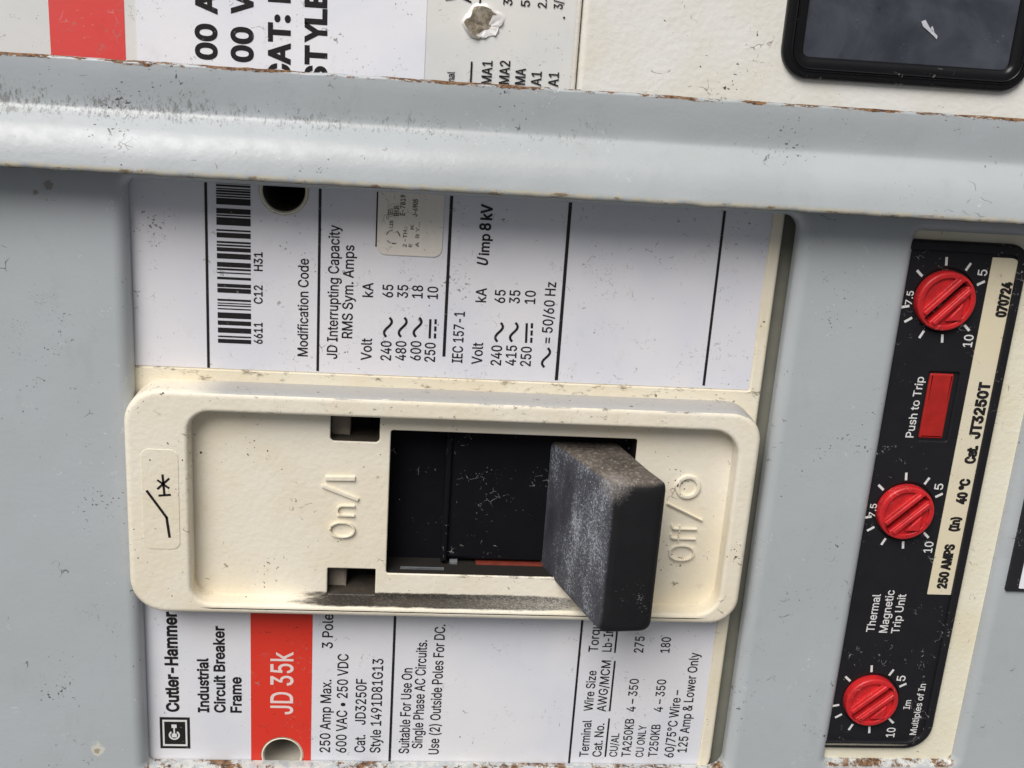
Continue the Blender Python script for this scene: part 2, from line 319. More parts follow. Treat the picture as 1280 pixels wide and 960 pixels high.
# letter outlines of a plain sans-serif: character, advance, closed loops (1000 units to the em)
LETTERS = {}
for _row in """0	453	227,-7 174,1 130,24 95,62 69,113 53,178 48,254 53,330 69,395 95,447 130,484 174,508 227,516 279,508 323,484 358,447 384,395 400,330 405,254 400,178 384,113 359,62 323,24 279,1;227,50 261,56 290,74 313,103 330,144 340,194 344,254 340,314 330,365 313,405 290,435 261,453 227,460 192,453 163,435 140,405 123,365 113,314 109,254 113,194 123,144 140,103 163,74 192,56
1	453	76,0 76,55 391,55 391,0;276,509 276,0 212,0 212,448 209,448 86,358 86,427 198,509
2	453	64,0 64,47 234,229 282,282 299,305 311,327 318,348 320,371 317,397 308,419 293,436 273,449 250,457 224,460 196,457 172,447 153,433 139,413 130,390 127,362 66,362 71,405 86,442 111,473 143,496 182,511 225,516 268,511 306,497 337,474 361,445 376,411 381,372 378,345 371,318 357,290 336,259 267,180 153,60 153,57 389,57 389,0
3	453	218,-7 173,-3 133,10 98,30 70,57 52,91 44,132 109,132 115,107 126,87 144,71 165,59 191,52 219,50 248,53 275,61 297,74 315,93 325,116 329,145 326,172 316,196 299,217 275,234 242,244 201,248 157,248 157,299 288,448 288,452 70,452 70,509 372,509 372,461 211,278 211,289 264,288 308,276 344,253 371,222 387,186 393,145 387,103 370,66 344,36 309,12 266,-2
4	453	40,105 40,158 247,509 311,509 109,166 109,163 413,163 413,105;282,0 282,121 282,146 282,318 343,318 343,0
5	453	221,-7 178,-2 140,11 108,32 83,60 66,93 60,130 122,130 127,108 138,89 154,73 173,60 196,52 221,50 250,53 276,64 298,82 314,104 324,131 328,162 324,193 314,221 297,244 275,262 248,273 218,277 192,275 167,268 145,258 128,246 67,253 96,509 366,509 366,452 151,452 134,301 136,301 155,315 178,325 203,331 229,334 263,330 294,321 321,306 345,285 364,260 379,231 388,199 391,163 385,117 369,76 343,41 309,15 268,-1
6	453	226,-7 182,-1 142,15 109,40 84,74 69,115 64,162 68,199 80,239 102,285 137,340 252,509 322,509 151,261 145,261 154,275 165,288 179,299 196,307 214,312 235,314 278,309 316,295 346,271 370,240 384,201 389,157 384,112 368,73 343,39 310,14 271,-2;226,48 254,52 279,63 299,79 314,101 324,128 327,157 324,187 314,213 299,235 279,251 254,262 226,265 198,262 174,252 153,235 138,214 128,188 125,158 128,128 138,102 153,79 174,63 198,52
7	453	97,0 323,448 323,452 62,452 62,509 391,509 391,449 165,0
8	453	226,-7 178,-2 136,11 101,33 74,62 57,96 52,135 55,166 65,195 81,220 101,241 125,256 153,265 153,267 119,282 93,308 76,342 70,380 75,417 90,450 114,477 146,498 184,511 226,516 269,511 306,498 337,477 361,450 377,417 382,380 376,342 359,308 333,282 300,267 300,265 327,256 351,241 372,220 387,195 397,166 401,135 395,96 378,62 352,33 317,11 275,-2;226,49 258,52 285,60 307,74 323,91 333,113 337,139 333,165 322,189 305,208 283,223 256,232 226,235 196,232 169,223 147,208 130,189 119,165 115,139 119,113 129,91 145,74 167,60 195,52;226,290 252,292 274,300 293,313 307,330 316,351 319,376 316,399 308,420 294,437 275,449 252,457 226,460 200,457 177,449 159,437 145,420 136,399 133,376 136,351 145,330 159,313 178,300 201,292
9	453	226,516 271,510 310,494 343,468 368,434 384,393 389,347 385,309 373,270 350,224 315,168 200,0 130,0 301,248 307,248 299,234 287,221 273,210 257,202 238,196 218,195 175,199 137,214 106,237 83,269 68,307 64,352 69,397 85,436 110,469 143,494 182,510;226,460 199,457 174,446 154,429 138,407 129,381 125,352 129,322 138,295 154,274 174,257 199,247 226,243 254,247 279,257 299,273 314,295 324,321 327,350 324,381 314,407 299,429 279,446 254,457
A	479	16,0 201,509 276,509 463,0 395,0 287,302 264,372 232,478 245,478 213,371 191,302 85,0;110,142 110,199 370,199 370,142
B	456	60,0 60,509 241,509 289,504 329,491 359,469 381,442 394,410 398,374 395,344 387,320 373,301 356,286 336,275 315,267 315,262 339,257 363,245 385,227 402,203 414,173 418,136 413,100 400,67 377,39 344,18 301,4 247,0;125,57 245,57 296,63 330,80 349,105 355,137 352,161 342,184 327,203 306,218 279,228 248,231 125,231;125,285 238,285 265,288 288,296 308,309 323,326 333,348 336,372 330,403 313,429 283,446 240,452 125,452
C	510	267,-7 205,1 150,25 104,63 70,115 48,179 40,254 48,329 70,393 104,445 150,484 205,508 267,516 305,513 340,504 373,490 402,471 427,447 448,418 463,385 473,348 408,348 401,373 389,395 375,413 357,428 337,440 315,449 292,454 267,456 223,450 184,432 150,403 125,364 109,314 103,254 109,194 125,145 151,105 184,76 223,59 267,53 292,55 315,60 337,69 357,81 375,96 389,114 401,136 408,160 473,160 463,124 448,91 428,62 402,38 373,19 341,5 305,-4
D	502	219,0 96,0 96,57 215,57 272,63 318,81 354,110 379,149 394,198 399,255 394,312 379,361 354,399 320,428 275,446 221,452 93,452 93,509 225,509 294,501 353,478 399,441 433,391 455,329 462,255 455,181 433,119 398,68 351,31 291,8;125,509 125,0 60,0 60,509
E	418	60,0 60,509 372,509 372,452 125,452 125,286 355,286 355,229 125,229 125,57 375,57 375,0
F	410	60,0 60,509 369,509 369,452 125,452 125,278 346,278 346,221 125,221 125,0
G	520	269,-7 205,1 149,25 104,64 69,116 47,179 40,254 47,329 69,393 103,445 149,484 203,508 265,516 304,513 340,504 374,489 403,469 429,445 449,416 465,384 474,349 408,349 399,372 387,393 373,411 356,427 337,439 315,448 291,454 265,456 222,450 183,432 150,404 125,364 109,314 103,254 109,194 125,145 151,105 184,76 224,59 269,53 309,57 345,71 374,93 396,123 410,160 415,202 434,199 283,199 283,256 478,256 478,200 471,141 451,91 419,50 377,19 326,0
H	517	60,0 60,509 125,509 125,289 392,289 392,509 457,509 457,0 392,0 392,232 125,232 125,0
I	300	31,0 31,57 118,57 118,452 31,452 31,509 269,509 269,452 183,452 183,57 269,57 269,0
J	396	185,-7 124,3 75,33 44,81 33,145 33,173 98,173 98,145 104,104 122,74 149,56 185,50 220,56 248,74 266,104 272,145 272,509 336,509 336,145 326,81 294,33 246,3
K	467	104,145 104,216 139,261 174,303 212,344 364,509 448,509 231,276 228,276;60,0 60,509 125,509 125,334 124,225 125,193 125,0;372,0 188,259 228,309 449,0
L	393	60,0 60,509 125,509 125,57 361,57 361,0
M	628	60,0 60,509 152,509 277,187 287,159 299,123 311,84 322,49 307,49 318,83 330,121 342,158 352,187 476,509 568,509 568,0 504,0 504,291 504,327 505,369 506,413 507,457 513,457 498,409 482,363 467,322 456,291 342,0 286,0 170,291 159,321 145,361 129,408 112,457 119,457 120,416 121,372 122,328 122,291 122,0
N	523	60,0 60,509 136,509 343,183 363,151 388,107 414,55 405,54 401,108 399,157 399,195 399,509 463,509 463,0 387,0 202,290 177,331 148,381 108,452 119,454 122,384 124,328 125,291 125,0
O	533	267,-7 205,1 150,25 105,63 70,115 48,179 40,254 48,329 70,393 105,445 150,484 205,508 267,516 329,508 384,484 429,445 464,393 486,329 493,254 486,179 464,115 429,63 384,25 329,1;267,53 310,59 349,76 383,105 408,144 425,194 430,254 425,314 408,365 383,404 349,433 310,450 267,456 223,450 184,433 151,404 125,364 109,314 103,254 109,194 125,144 151,105 184,76 223,59
P	444	60,0 60,509 235,509 289,503 332,487 366,462 390,430 404,391 409,348 404,304 390,265 366,233 332,207 289,191 235,186 109,186 109,242 233,242 269,246 297,256 318,272 333,294 342,319 344,348 342,376 333,402 318,423 297,439 268,449 232,452 125,452 125,0
R	449	60,0 60,509 236,509 290,504 333,489 367,465 390,433 405,395 409,352 405,309 390,271 367,240 333,217 289,203 236,198 96,198 96,255 234,255 269,258 298,267 319,281 334,300 342,324 345,352 342,380 334,405 319,425 298,440 269,449 233,452 125,452 125,0;353,0 230,229 303,229 428,0
S	446	224,-9 172,-4 128,9 91,31 64,60 46,96 38,137 104,137 110,110 123,88 142,71 166,59 194,52 224,49 257,52 286,60 311,74 329,92 341,114 346,139 342,161 332,179 316,193 296,205 245,222 184,239 128,260 86,289 60,326 52,372 58,413 75,448 102,476 138,498 180,511 227,516 275,511 316,498 351,476 377,449 394,415 401,378 337,378 326,412 302,437 267,453 225,459 194,456 167,448 145,435 129,418 118,398 115,376 119,352 131,334 148,319 169,308 212,293 264,279 312,264 336,252 359,238 379,220 395,198 405,171 408,139 403,99 386,64 360,34 323,11 278,-4
T	448	32,452 32,509 417,509 417,452 257,452 257,0 193,0 193,452
U	517	259,-8 203,-2 154,15 114,43 85,80 66,124 60,173 60,509 124,509 124,178 128,144 141,113 160,87 187,68 220,56 259,52 298,56 331,68 357,87 377,113 389,144 393,178 393,509 457,509 457,173 451,124 433,80 403,43 363,15 315,-2
V	479	204,0 16,509 84,509 192,206 215,137 248,31 235,31 267,138 290,206 395,509 463,509 278,0
W	686	155,0 16,509 82,509 163,196 175,145 187,94 197,40 189,40 200,94 211,145 224,196 306,509 380,509 462,196 474,145 486,94 497,40 488,40 499,94 510,145 523,196 603,509 670,509 530,0 455,0 368,323 351,391 336,475 350,475 335,395 318,323 230,0
Y	472	203,0 203,208 16,509 91,509 192,344 222,292 250,230 224,230 251,293 280,344 381,509 455,509 268,208 268,0
a	389	160,-9 126,-5 94,5 68,22 48,45 35,73 30,108 34,138 43,161 58,179 78,193 100,203 125,211 178,220 234,227 252,230 265,235 273,243 276,255 276,257 273,279 267,297 256,311 240,322 220,329 196,331 171,329 149,322 132,313 118,301 107,288 100,274 41,291 57,322 79,346 104,364 133,375 163,382 194,384 239,379 263,372 286,360 306,343 322,320 333,290 337,251 337,0 277,0 277,52 272,52 252,25 236,12 215,1 190,-6;170,45 202,49 228,59 248,74 263,93 272,115 276,138 276,190 259,182 231,176 200,171 175,168 134,159 117,150 103,139 95,124 92,105 94,87 102,72 114,61 130,52 149,47
b	424	229,-8 198,-5 172,4 153,17 138,31 118,59 112,59 112,0 53,0 53,509 114,509 114,319 118,319 137,346 152,360 171,373 197,381 229,384 274,378 313,361 345,332 370,293 385,245 390,189 385,133 370,84 346,45 313,16 274,-2;220,47 253,51 279,66 301,88 316,117 325,151 328,189 325,227 316,261 301,290 280,311 253,325 220,330 188,325 161,312 140,291 125,263 116,229 113,189 116,150 125,115 140,86 162,65 188,51
c	396	207,-8 159,-2 117,16 82,46 56,85 40,133 34,187 40,243 56,291 82,330 117,360 159,378 207,384 234,383 260,377 284,368 305,356 324,341 340,322 353,301 362,277 303,262 290,289 270,311 242,325 207,330 173,325 145,310 124,287 108,258 99,224 96,187 99,151 108,117 124,89 145,66 173,51 207,46 243,52 271,66 292,89 304,117 363,102 354,78 341,56 325,37 306,21 285,9 261,-1 235,-6
d	424	195,-8 151,-2 111,16 79,45 55,84 39,133 34,189 39,245 55,293 79,332 112,361 151,378 196,384 228,381 253,373 272,360 287,346 306,319 311,319 311,509 372,509 372,0 313,0 313,59 307,59 287,31 272,17 252,4 227,-5;205,47 236,51 263,65 284,86 299,115 309,150 312,189 309,229 300,263 284,291 263,312 237,325 205,330 172,325 145,311 124,290 108,261 99,227 96,189 99,151 109,117 124,88 145,66 172,51
e	404	212,-8 161,-2 117,16 82,46 56,85 40,132 34,187 39,242 55,290 81,329 115,359 157,378 205,384 236,382 266,374 294,361 319,341 341,315 357,282 368,242 371,194 371,169 75,169 75,221 338,221 310,202 307,237 298,269 283,294 263,314 237,326 205,330 173,326 146,313 125,294 109,270 99,241 96,211 96,178 100,139 110,106 128,80 151,61 179,50 212,46 234,48 254,53 271,61 285,73 297,88 306,105 365,91 353,63 335,39 311,19 283,4 249,-5
f	253	228,379 228,327 6,327 6,379;81,0 81,432 84,461 96,486 113,505 135,519 161,527 187,530 222,527 243,521 227,468 215,472 195,474 171,470 154,460 145,443 142,419 142,0
g	425	207,-151 168,-148 134,-140 105,-127 82,-110 64,-91 51,-69 101,-41 122,-66 136,-78 154,-88 178,-95 207,-97 249,-92 282,-75 304,-47 311,-6 311,68 306,68 287,41 272,28 252,16 227,8 195,5 152,10 113,27 80,53 55,90 39,136 34,191 39,246 55,293 80,332 112,361 152,378 196,384 228,382 253,373 273,360 288,346 308,319 313,319 313,379 372,379 372,-9 367,-54 350,-90 324,-117 291,-136 251,-147;205,59 237,63 264,75 285,95 300,121 309,154 312,193 309,231 300,264 285,291 264,312 237,325 205,330 172,325 145,312 124,290 109,262 99,229 96,193 99,155 109,123 124,96 145,76 172,63
h	410	114,227 114,0 53,0 53,509 114,509 114,287 102,287 124,332 152,362 187,379 227,384 264,380 295,369 321,349 341,321 353,285 357,240 357,0 296,0 296,235 290,275 273,304 246,323 210,329 184,326 161,317 141,303 126,283 117,257
i	166	53,0 53,379 114,379 114,0;84,443 67,446 54,455 44,468 41,483 44,499 54,512 67,521 84,524 100,521 114,512 123,499 126,483 123,468 114,455 100,446
k	380	110,137 110,212 121,212 284,379 360,379 184,199 177,199;53,0 53,509 114,509 114,0;294,0 148,186 191,229 372,0
l	189	139,-2 101,3 74,20 58,47 53,84 53,509 114,509 114,99 115,77 120,62 130,54 146,52 160,53 170,54 181,3 162,-1
m	610	53,0 53,379 112,379 112,295 108,295 118,323 132,346 151,363 172,376 195,384 219,386 257,380 287,361 309,331 321,295 312,295 322,321 337,343 357,361 381,375 407,383 437,386 468,383 497,372 522,354 541,328 553,296 557,255 557,0 496,0 496,254 490,289 473,313 447,326 419,330 395,328 374,320 358,307 345,290 338,270 335,247 335,0 274,0 274,260 269,288 253,311 229,326 199,330 178,328 158,320 140,307 126,289 117,266 114,238 114,0
n	410	114,227 114,0 53,0 53,379 112,379 112,287 102,287 124,332 152,362 187,379 227,384 264,380 295,369 321,349 341,321 353,285 357,240 357,0 296,0 296,235 290,275 273,304 246,323 210,329 184,326 161,317 141,303 126,283 117,257
o	415	207,-8 159,-2 117,16 82,46 56,85 40,133 34,187 40,243 56,291 82,330 117,360 159,378 207,384 256,378 299,360 333,330 359,291 376,243 381,187 376,133 359,85 333,46 299,16 256,-2;207,46 242,51 270,66 292,89 307,117 316,151 319,187 316,224 307,258 292,287 270,310 242,325 207,330 173,325 145,310 124,287 108,258 99,224 96,187 99,151 108,117 124,89 145,66 173,51
p	424	53,-143 53,379 112,379 112,319 118,319 137,346 152,360 171,373 197,381 229,384 274,378 313,361 345,332 370,293 385,245 390,189 385,133 370,84 346,45 313,16 274,-2 229,-8 198,-5 173,4 153,17 138,31 118,59 114,59 114,-143;220,47 253,51 279,66 301,88 316,117 325,151 328,189 325,227 316,261 301,290 280,311 253,325 220,330 188,325 161,312 140,291 125,263 116,229 113,189 116,150 125,115 140,86 162,65 188,51
q	424	372,-143 311,-143 311,59 306,59 287,31 272,17 252,4 227,-5 195,-8 151,-2 111,16 79,45 55,84 39,133 34,189 39,245 55,293 79,332 112,361 151,378 196,384 228,381 253,373 272,360 287,346 307,319 313,319 313,379 372,379;205,47 236,51 263,65 284,86 299,115 309,150 312,189 309,229 300,263 284,291 263,312 237,325 205,330 172,325 145,311 124,290 108,261 99,227 96,189 99,151 109,117 124,88 145,66 172,51
r	259	53,0 53,379 112,379 112,321 115,321 130,347 152,367 181,380 213,385 229,384 243,384 243,322 230,324 207,326 182,323 159,315 140,301 126,284 117,262 114,237 114,0
s	365	182,-8 145,-5 112,3 84,18 62,38 45,63 36,94 94,107 105,79 124,60 150,49 181,45 217,50 244,62 262,81 268,103 265,121 254,136 237,147 212,155 149,170 104,186 72,208 53,237 47,274 51,305 65,332 87,354 115,370 149,381 187,384 223,381 254,372 279,358 299,339 314,316 324,290 268,277 258,298 243,316 219,328 187,333 156,329 131,317 114,299 109,277 112,258 124,243 144,232 172,223 229,209 275,194 306,171 325,142 331,107 326,75 312,47 290,24 260,6 223,-5
t	227	204,379 204,327 6,327 6,379;65,471 126,471 126,98 128,76 136,61 150,53 170,50 185,51 202,54 213,2 192,-3 168,-4 125,2 92,21 72,52 65,93
u	410	182,-5 146,-1 115,11 89,31 69,59 57,95 53,139 53,379 114,379 114,144 119,105 137,75 164,56 200,50 226,53 249,62 268,77 283,97 293,122 296,153 296,379 357,379 357,0 298,0 298,92 307,92 286,47 257,17 222,0
v	389	163,0 17,379 84,379 165,155 187,87 206,21 184,21 203,87 224,155 305,379 371,379 226,0
w	567	138,0 23,379 87,379 133,214 154,137 175,41 165,41 186,135 206,214 252,379 316,379 362,214 382,136 402,41 391,41 413,135 434,214 480,379 545,379 429,0 368,0 319,172 305,225 291,280 277,338 291,338 277,280 263,225 248,172 199,0
x	378	21,0 171,218 171,171 29,379 100,379 147,306 179,253 207,206 175,206 202,253 233,306 282,379 352,379 209,169 209,214 358,0 287,0 231,85 200,136 173,182 205,182 178,136 148,85 91,0
y	389	47,-139 61,-86 71,-87 88,-90 104,-89 118,-84 130,-74 141,-58 151,-36 163,-1 17,379 84,379 165,155 187,87 206,21 184,21 202,87 224,155 305,379 371,379 204,-58 191,-85 177,-107 159,-124 139,-136 117,-143 91,-145 65,-143
z	380	42,0 42,46 254,320 254,323 48,323 48,379 333,379 333,331 126,60 126,56 339,56 339,0
.	188	95,-4 78,-1 63,9 53,24 50,41 53,59 63,73 78,83 95,87 113,83 128,73 138,59 141,41 138,24 128,9 113,-1
:	188	95,-4 78,-1 63,9 53,24 50,41 53,59 63,73 78,83 95,87 113,83 128,73 138,59 141,41 138,24 128,9 113,-1;95,271 78,274 63,284 53,299 50,316 53,334 63,349 78,359 95,362 113,359 128,349 138,334 141,316 138,299 128,284 113,274
/	249	235,533 71,-76 14,-76 178,533
-	453	337,244 337,188 114,188 114,244
–	349	350,244 350,188 0,188 0,244
(	273	89,207 92,264 101,324 114,384 132,441 153,494 177,539 236,539 212,485 191,428 174,370 161,313 154,258 151,207 154,161 160,115 172,67 188,16 209,-38 236,-96 177,-96 139,-21 111,55 95,131
)	273	37,-96 64,-37 86,18 102,69 113,116 120,162 122,207 119,258 112,313 99,370 82,428 62,485 37,539 97,539 121,494 142,441 159,384 173,323 181,264 184,207 178,130 161,53 134,-22 97,-96
°	316	158,283 128,287 101,298 77,316 59,340 47,367 43,397 47,428 59,455 77,479 101,497 128,509 158,513 188,509 216,497 239,479 257,455 269,428 273,397 269,367 257,340 239,316 216,298 188,287;158,334 175,336 190,343 203,353 213,366 220,381 222,397 220,414 213,430 203,443 190,453 175,459 158,462 141,459 126,453 113,443 103,430 97,414 95,397 97,381 103,366 113,353 126,343 141,336
•	388	194,93 166,96 139,107 117,124 100,147 89,173 85,202 89,231 100,257 117,279 139,296 166,307 194,311 223,307 249,296 272,279 289,257 300,231 304,202 300,173 289,147 272,124 249,107 223,96
&	447	197,-7 150,-2 110,12 78,34 54,62 39,96 34,133 37,163 47,189 63,213 85,235 140,279 216,335 237,352 255,375 260,389 262,405 258,427 245,445 226,457 201,461 184,459 168,453 155,444 145,431 139,416 137,399 139,380 145,363 169,327 204,284 438,0 364,0 171,231 121,293 102,319 87,344 78,370 75,398 79,430 91,458 109,481 134,499 165,510 200,513 235,510 266,499 290,482 308,459 320,433 324,404 322,382 315,362 305,342 291,325 256,293 154,217 128,195 110,174 100,154 97,131 100,108 109,87 124,70 143,57 166,49 193,46 223,50 251,59 278,75 301,95 321,121 336,151 346,186 349,224 408,224 405,180 397,144 385,115 371,92 345,62 333,47 305,23 271,7 234,-3
=	453	72,245 72,301 381,301 381,245;72,97 72,153 381,153 381,97""".split('\n'):
    _c, _w, _l = _row.split('\t')
    LETTERS[_c] = (int(_w), [[tuple(int(q) / 1000 for q in p.split(',')) for p in lp.split(' ')] for lp in _l.split(';')])
CAP = 0.509
def area(p): return sum(a[0] * b[1] - b[0] * a[1] for a, b in zip(p, p[1:] + p[:1])) / 2
def grow(pts, d):
    n = len(pts); out = []
    for i in range(n):
        a, b, c = pts[i - 1], pts[i], pts[(i + 1) % n]
        e1 = Vector((b[0] - a[0], b[1] - a[1])).normalized(); e2 = Vector((c[0] - b[0], c[1] - b[1])).normalized()
        n1 = Vector((-e1.y, e1.x)); n2 = Vector((-e2.y, e2.x)); m = n1 + n2
        m = m / max(0.5, m.dot(n1)) if m.length > 1e-6 else n1
        out.append((b[0] + d * m.x, b[1] + d * m.y))
    return out
_cache = {}
def glyphs(s, ratio, bold, extrude=0.0):
    k = (s, round(ratio, 2), bold, extrude)
    if k in _cache: return _cache[k]
    vs, fs, x = [], [], 0.0
    for ch in s:
        if ch == ' ': x += 0.187 * ratio; continue
        w, loops = LETTERS[ch]
        big = max(loops, key=lambda l: abs(area(l))); sg = -1 if area(big) > 0 else 1
        pts, polys = [], []
        for lp in loops:
            lp = grow([(px * ratio, py) for px, py in lp], sg * bold)
            polys.append(list(range(len(pts), len(pts) + len(lp)))); pts += [Vector((x + px, py)) for px, py in lp]
        edges = [(pl[i - 1], pl[i]) for pl in polys for i in range(len(pl))]
        cv, ce, cf = delaunay_2d_cdt(pts, edges, [], 0, 1e-6)[:3]
        o = len(vs)
        for p in cv: vs.append(Vector((p.x, p.y, extrude)))
        for f in cf:
            cx = sum(cv[i].x for i in f) / len(f); cy = sum(cv[i].y for i in f) / len(f); wn = 0
            for i, j in edges:
                a, b = pts[i], pts[j]
                if (a.y <= cy) != (b.y <= cy) and a.x + (cy - a.y) / (b.y - a.y) * (b.x - a.x) > cx: wn += 1 if b.y > a.y else -1
            if wn: fs.append(tuple(o + i for i in f))
        if extrude:
            for pl in polys:
                o = len(vs); n = len(pl)
                for i in pl: vs += [Vector((pts[i].x, pts[i].y, extrude)), Vector((pts[i].x, pts[i].y, -extrude))]
                for i in range(n):
                    j = (i + 1) % n; q = (o + 2 * i, o + 2 * j, o + 2 * j + 1, o + 2 * i + 1)
                    fs.append(q if sg > 0 else q[::-1])
        x += w / 1000 * ratio
    _cache[k] = (vs, fs); return vs, fs
def plainwidth(s):
    xs = []; x = 0.0
    for ch in s:
        if ch == ' ': x += 0.187; continue
        w, loops = LETTERS[ch]; xs += [x + p[0] for lp in loops for p in lp]; x += w / 1000
    return min(xs), max(xs)
def write(bm, s, z, xb, ys, ye, h, bold=0.0, mi=0, extrude=0.0, shear=0.0, xe=None):
    """a line of writing running up the picture: baseline start (xb, ys), end at height ye, cap height h (photo pixels)"""
    X, Y0 = P(xb, ys, z); Y1 = P(xb, ye, z)[1]; H = abs(P(xb, ys, z)[0] - P(xb - h, ys, z)[0])
    a0, a1 = plainwidth(s); sv = H / CAP
    ratio = (Y1 - Y0) / (a1 - a0) / sv
    vs, fs = glyphs(s, ratio, bold * 1.2 + (0.0095 if not extrude else 0.0), extrude)
    u0 = min(v.x for v in vs); su = sv
    nv = []
    for v in vs:
        u, q = (v.x - u0) * su, v.y * sv
        nv.append(bm.verts.new((X - q, Y0 + u + shear * q, z + (v.z * 1.0 if extrude else 0))))
    for f in fs:
        try:
            ff = bm.faces.new([nv[i] for i in f]); ff.material_index = mi
        except ValueError: pass
def arcband(bm, cx, cy, r0, r1, a0, a1, z, mi=0, n=24):
    for i in range(n):
        p, q = math.radians(a0 + (a1 - a0) * i / n), math.radians(a0 + (a1 - a0) * (i + 1) / n)
        sheet(bm, [(cx + r0 * math.cos(p), cy + r0 * math.sin(p)), (cx + r1 * math.cos(p), cy + r1 * math.sin(p)), (cx + r1 * math.cos(q), cy + r1 * math.sin(q)), (cx + r0 * math.cos(q), cy + r0 * math.sin(q))], z, mi)

# ------------------------------------------------------------------ levels (heights above the label plane)
Z_COVER, Z_LABEL, Z_INK = 0.03, 0.012, 0.016
Z_PANEL, Z_RIM, Z_FLOOR = 0.30, 0.52, 0.20

# toggle surround extents
BX0 = PX(0.44, (158, 560), (160, 680)); BX1 = PX(0.44, (944, 600), (925, 720))
BY1 = PY(0.40, (300, 490), (600, 498), (850, 508)); BY0 = PY(0.44, (300, 765), (600, 771), (860, 778))
IX0 = PX(Z_FLOOR, (247, 560), (248, 690)); IX1 = PX(Z_FLOOR, (903, 600), (886, 720))
IY1 = PY(0.46, (300, 514), (600, 526), (850, 537)); IY0 = PY(Z_FLOOR, (300, 741), (600, 748), (850, 757))
Y_WEAR = IY1 + 0.1; Y_SOOT0 = IY0 - 0.10; Y_SOOT1 = IY0 + 0.03; Y_SILL = PY(Z_FLOOR, (487, 717), (660, 721))
X_SOOT0 = PX(0.4, (330, 750)); X_SOOT1 = PX(0.4, (720, 755))
Y_BOT = PY(0.0, (200, 945), (500, 948), (700, 951))

M_cream = cream_plastic('cream_plastic')
M_rim = cream_plastic('scuffed_cream_plastic', wear=True)
M_white = dusty_label('white_label', (0.76, 0.75, 0.79), gloss=0.40)
M_white2 = dusty_label('bright_label', (0.86, 0.855, 0.90), gloss=0.45)
M_pale = dusty_label('pale_label', (0.76, 0.75, 0.725), gloss=0.45)
M_red = dusty_label('red_label', (0.72, 0.045, 0.026), (0.10, 0.02, 0.02), tint=(0.96, 0.9, 0.9))
M_red2 = dusty_label('faded_red_label', (0.72, 0.075, 0.07), (0.7, 0.3, 0.3), tint=(1, 1.15, 1.15))
M_ink = ink('black_ink', (0.015, 0.013, 0.014), (0.45, 0.44, 0.45))
M_pink = ink('pale_pink_ink', (0.80, 0.66, 0.64), (0.72, 0.2, 0.18), 0.7)
M_whiteink = ink('white_ink', (0.72, 0.72, 0.72), (0.10, 0.10, 0.10), 0.62)
M_grey = grey_paint('grey_paint')
M_rail = grey_paint('grey_rail_paint', rail=True)
M_black = black_plastic('black_plastic', (0.006, 0.006, 0.008), dust=0.0, spec=0.08)
M_face = black_plastic('black_faceplate', (0.011, 0.011, 0.013), rough=0.42, specks=0.90, spec=0.22)
M_gloss = black_plastic('gloss_black_plastic', (0.006, 0.006, 0.007), rough=0.25, specks=0.92)
M_dark = plain('dark_cavity', (0.02, 0.018, 0.016), 0.8, 0.2)
M_knob = NT('red_plastic')
_c = M_knob.mix(M_knob.step(M_knob.noise(5.0, 5.0, 0.7), 0.35, 0.7), (0.62, 0.022, 0.026), (0.44, 0.018, 0.021))
_c = M_knob.mix(M_knob.mul(M_knob.squig(7.0, 0.06, 0.55), 0.5), _c, (0.75, 0.32, 0.30))
_c = M_knob.mix(M_knob.mul(M_knob.specks(16.0, 0.84, 0.03, 2.0), 0.9), _c, (0.07, 0.01, 0.01))
M_knob = M_knob.done(_c, 0.36, M_knob.bump(M_knob.noise(20.0, 3.0), 0.12, 0.02), 0.45)

# ------------------------------------------------------------------ setting
bm = bmesh.new(); quad(bm, -60, -60, 60, 60, -4.0)
tag(finish(bm, 'ground', plain('dark_ground', (0.06, 0.055, 0.05), 0.9), smooth=0), kind='structure')

# ------------------------------------------------------------------ grey cover panel with its two openings
O1x0 = PX(0.0, (170, 300), (180, 900)); O1x1 = PX(Z_PANEL, (1001, 290), (973, 520), (951, 660), (909, 930)) 
O1y1 = PY(Z_PANEL, (170, 226), (1000, 270)); O1y0 = PY(0.0, (200, 948), (500, 950), (700, 953))
O2x0 = PX(Z_PANEL, (1147, 300), (1117, 460), (1077, 700), (1036, 945)); O2x1 = PX(Z_PANEL, (1277, 592), (1237, 722), (1193, 948))
O2y1 = PY(Z_PANEL, (1160, 290), (1260, 296)); O2y0 = PY(0.16, (1060, 946), (1190, 949))
CXE = PX(Z_COVER, (981, 275), (952, 510), (930, 660), (887, 935))
bm = bmesh.new()
railY0 = PY(1.0, (0, 212), (640, 246), (1280, 281)); railY1 = PY(0.62, (0, 66.3), (640, 107), (1280, 147.5))
h1 = rr(O1x0, O1y0, O1x1, O1y1, (0.10, 0.25, 0.22, 0.12)); h2 = rr(O2x0, O2y0, O2x1, O2y1, (0.08, 0.12, 0.3, 0.08))
plate(bm, rr(-11, -15, 16, (railY0 + railY1) / 2 - 0.1, 0.05), -0.4, Z_PANEL, 0.03, (h1, h2), hbev=0.16, seg=6, hz0=0.024)
panel = tag(finish(bm, 'metal_cover', M_grey, smooth=50), 'scratched light grey painted metal cover with two openings around toggle and red dials', 'metal cover')

bm = bmesh.new(); plate(bm, rr(CXE + 0.025, O1y0 - 0.2, O1x1 + 0.12, O1y1 + 0.1, 0.02), -0.6, -0.17, 0.02)
finish(bm, 'inner_flange', plain('shaded_olive_grey_paint', (0.27, 0.27, 0.225), 0.6, 0.3, 0.4, 3.0), panel)  # the shade of the gap is put into the flange's dark olive colour

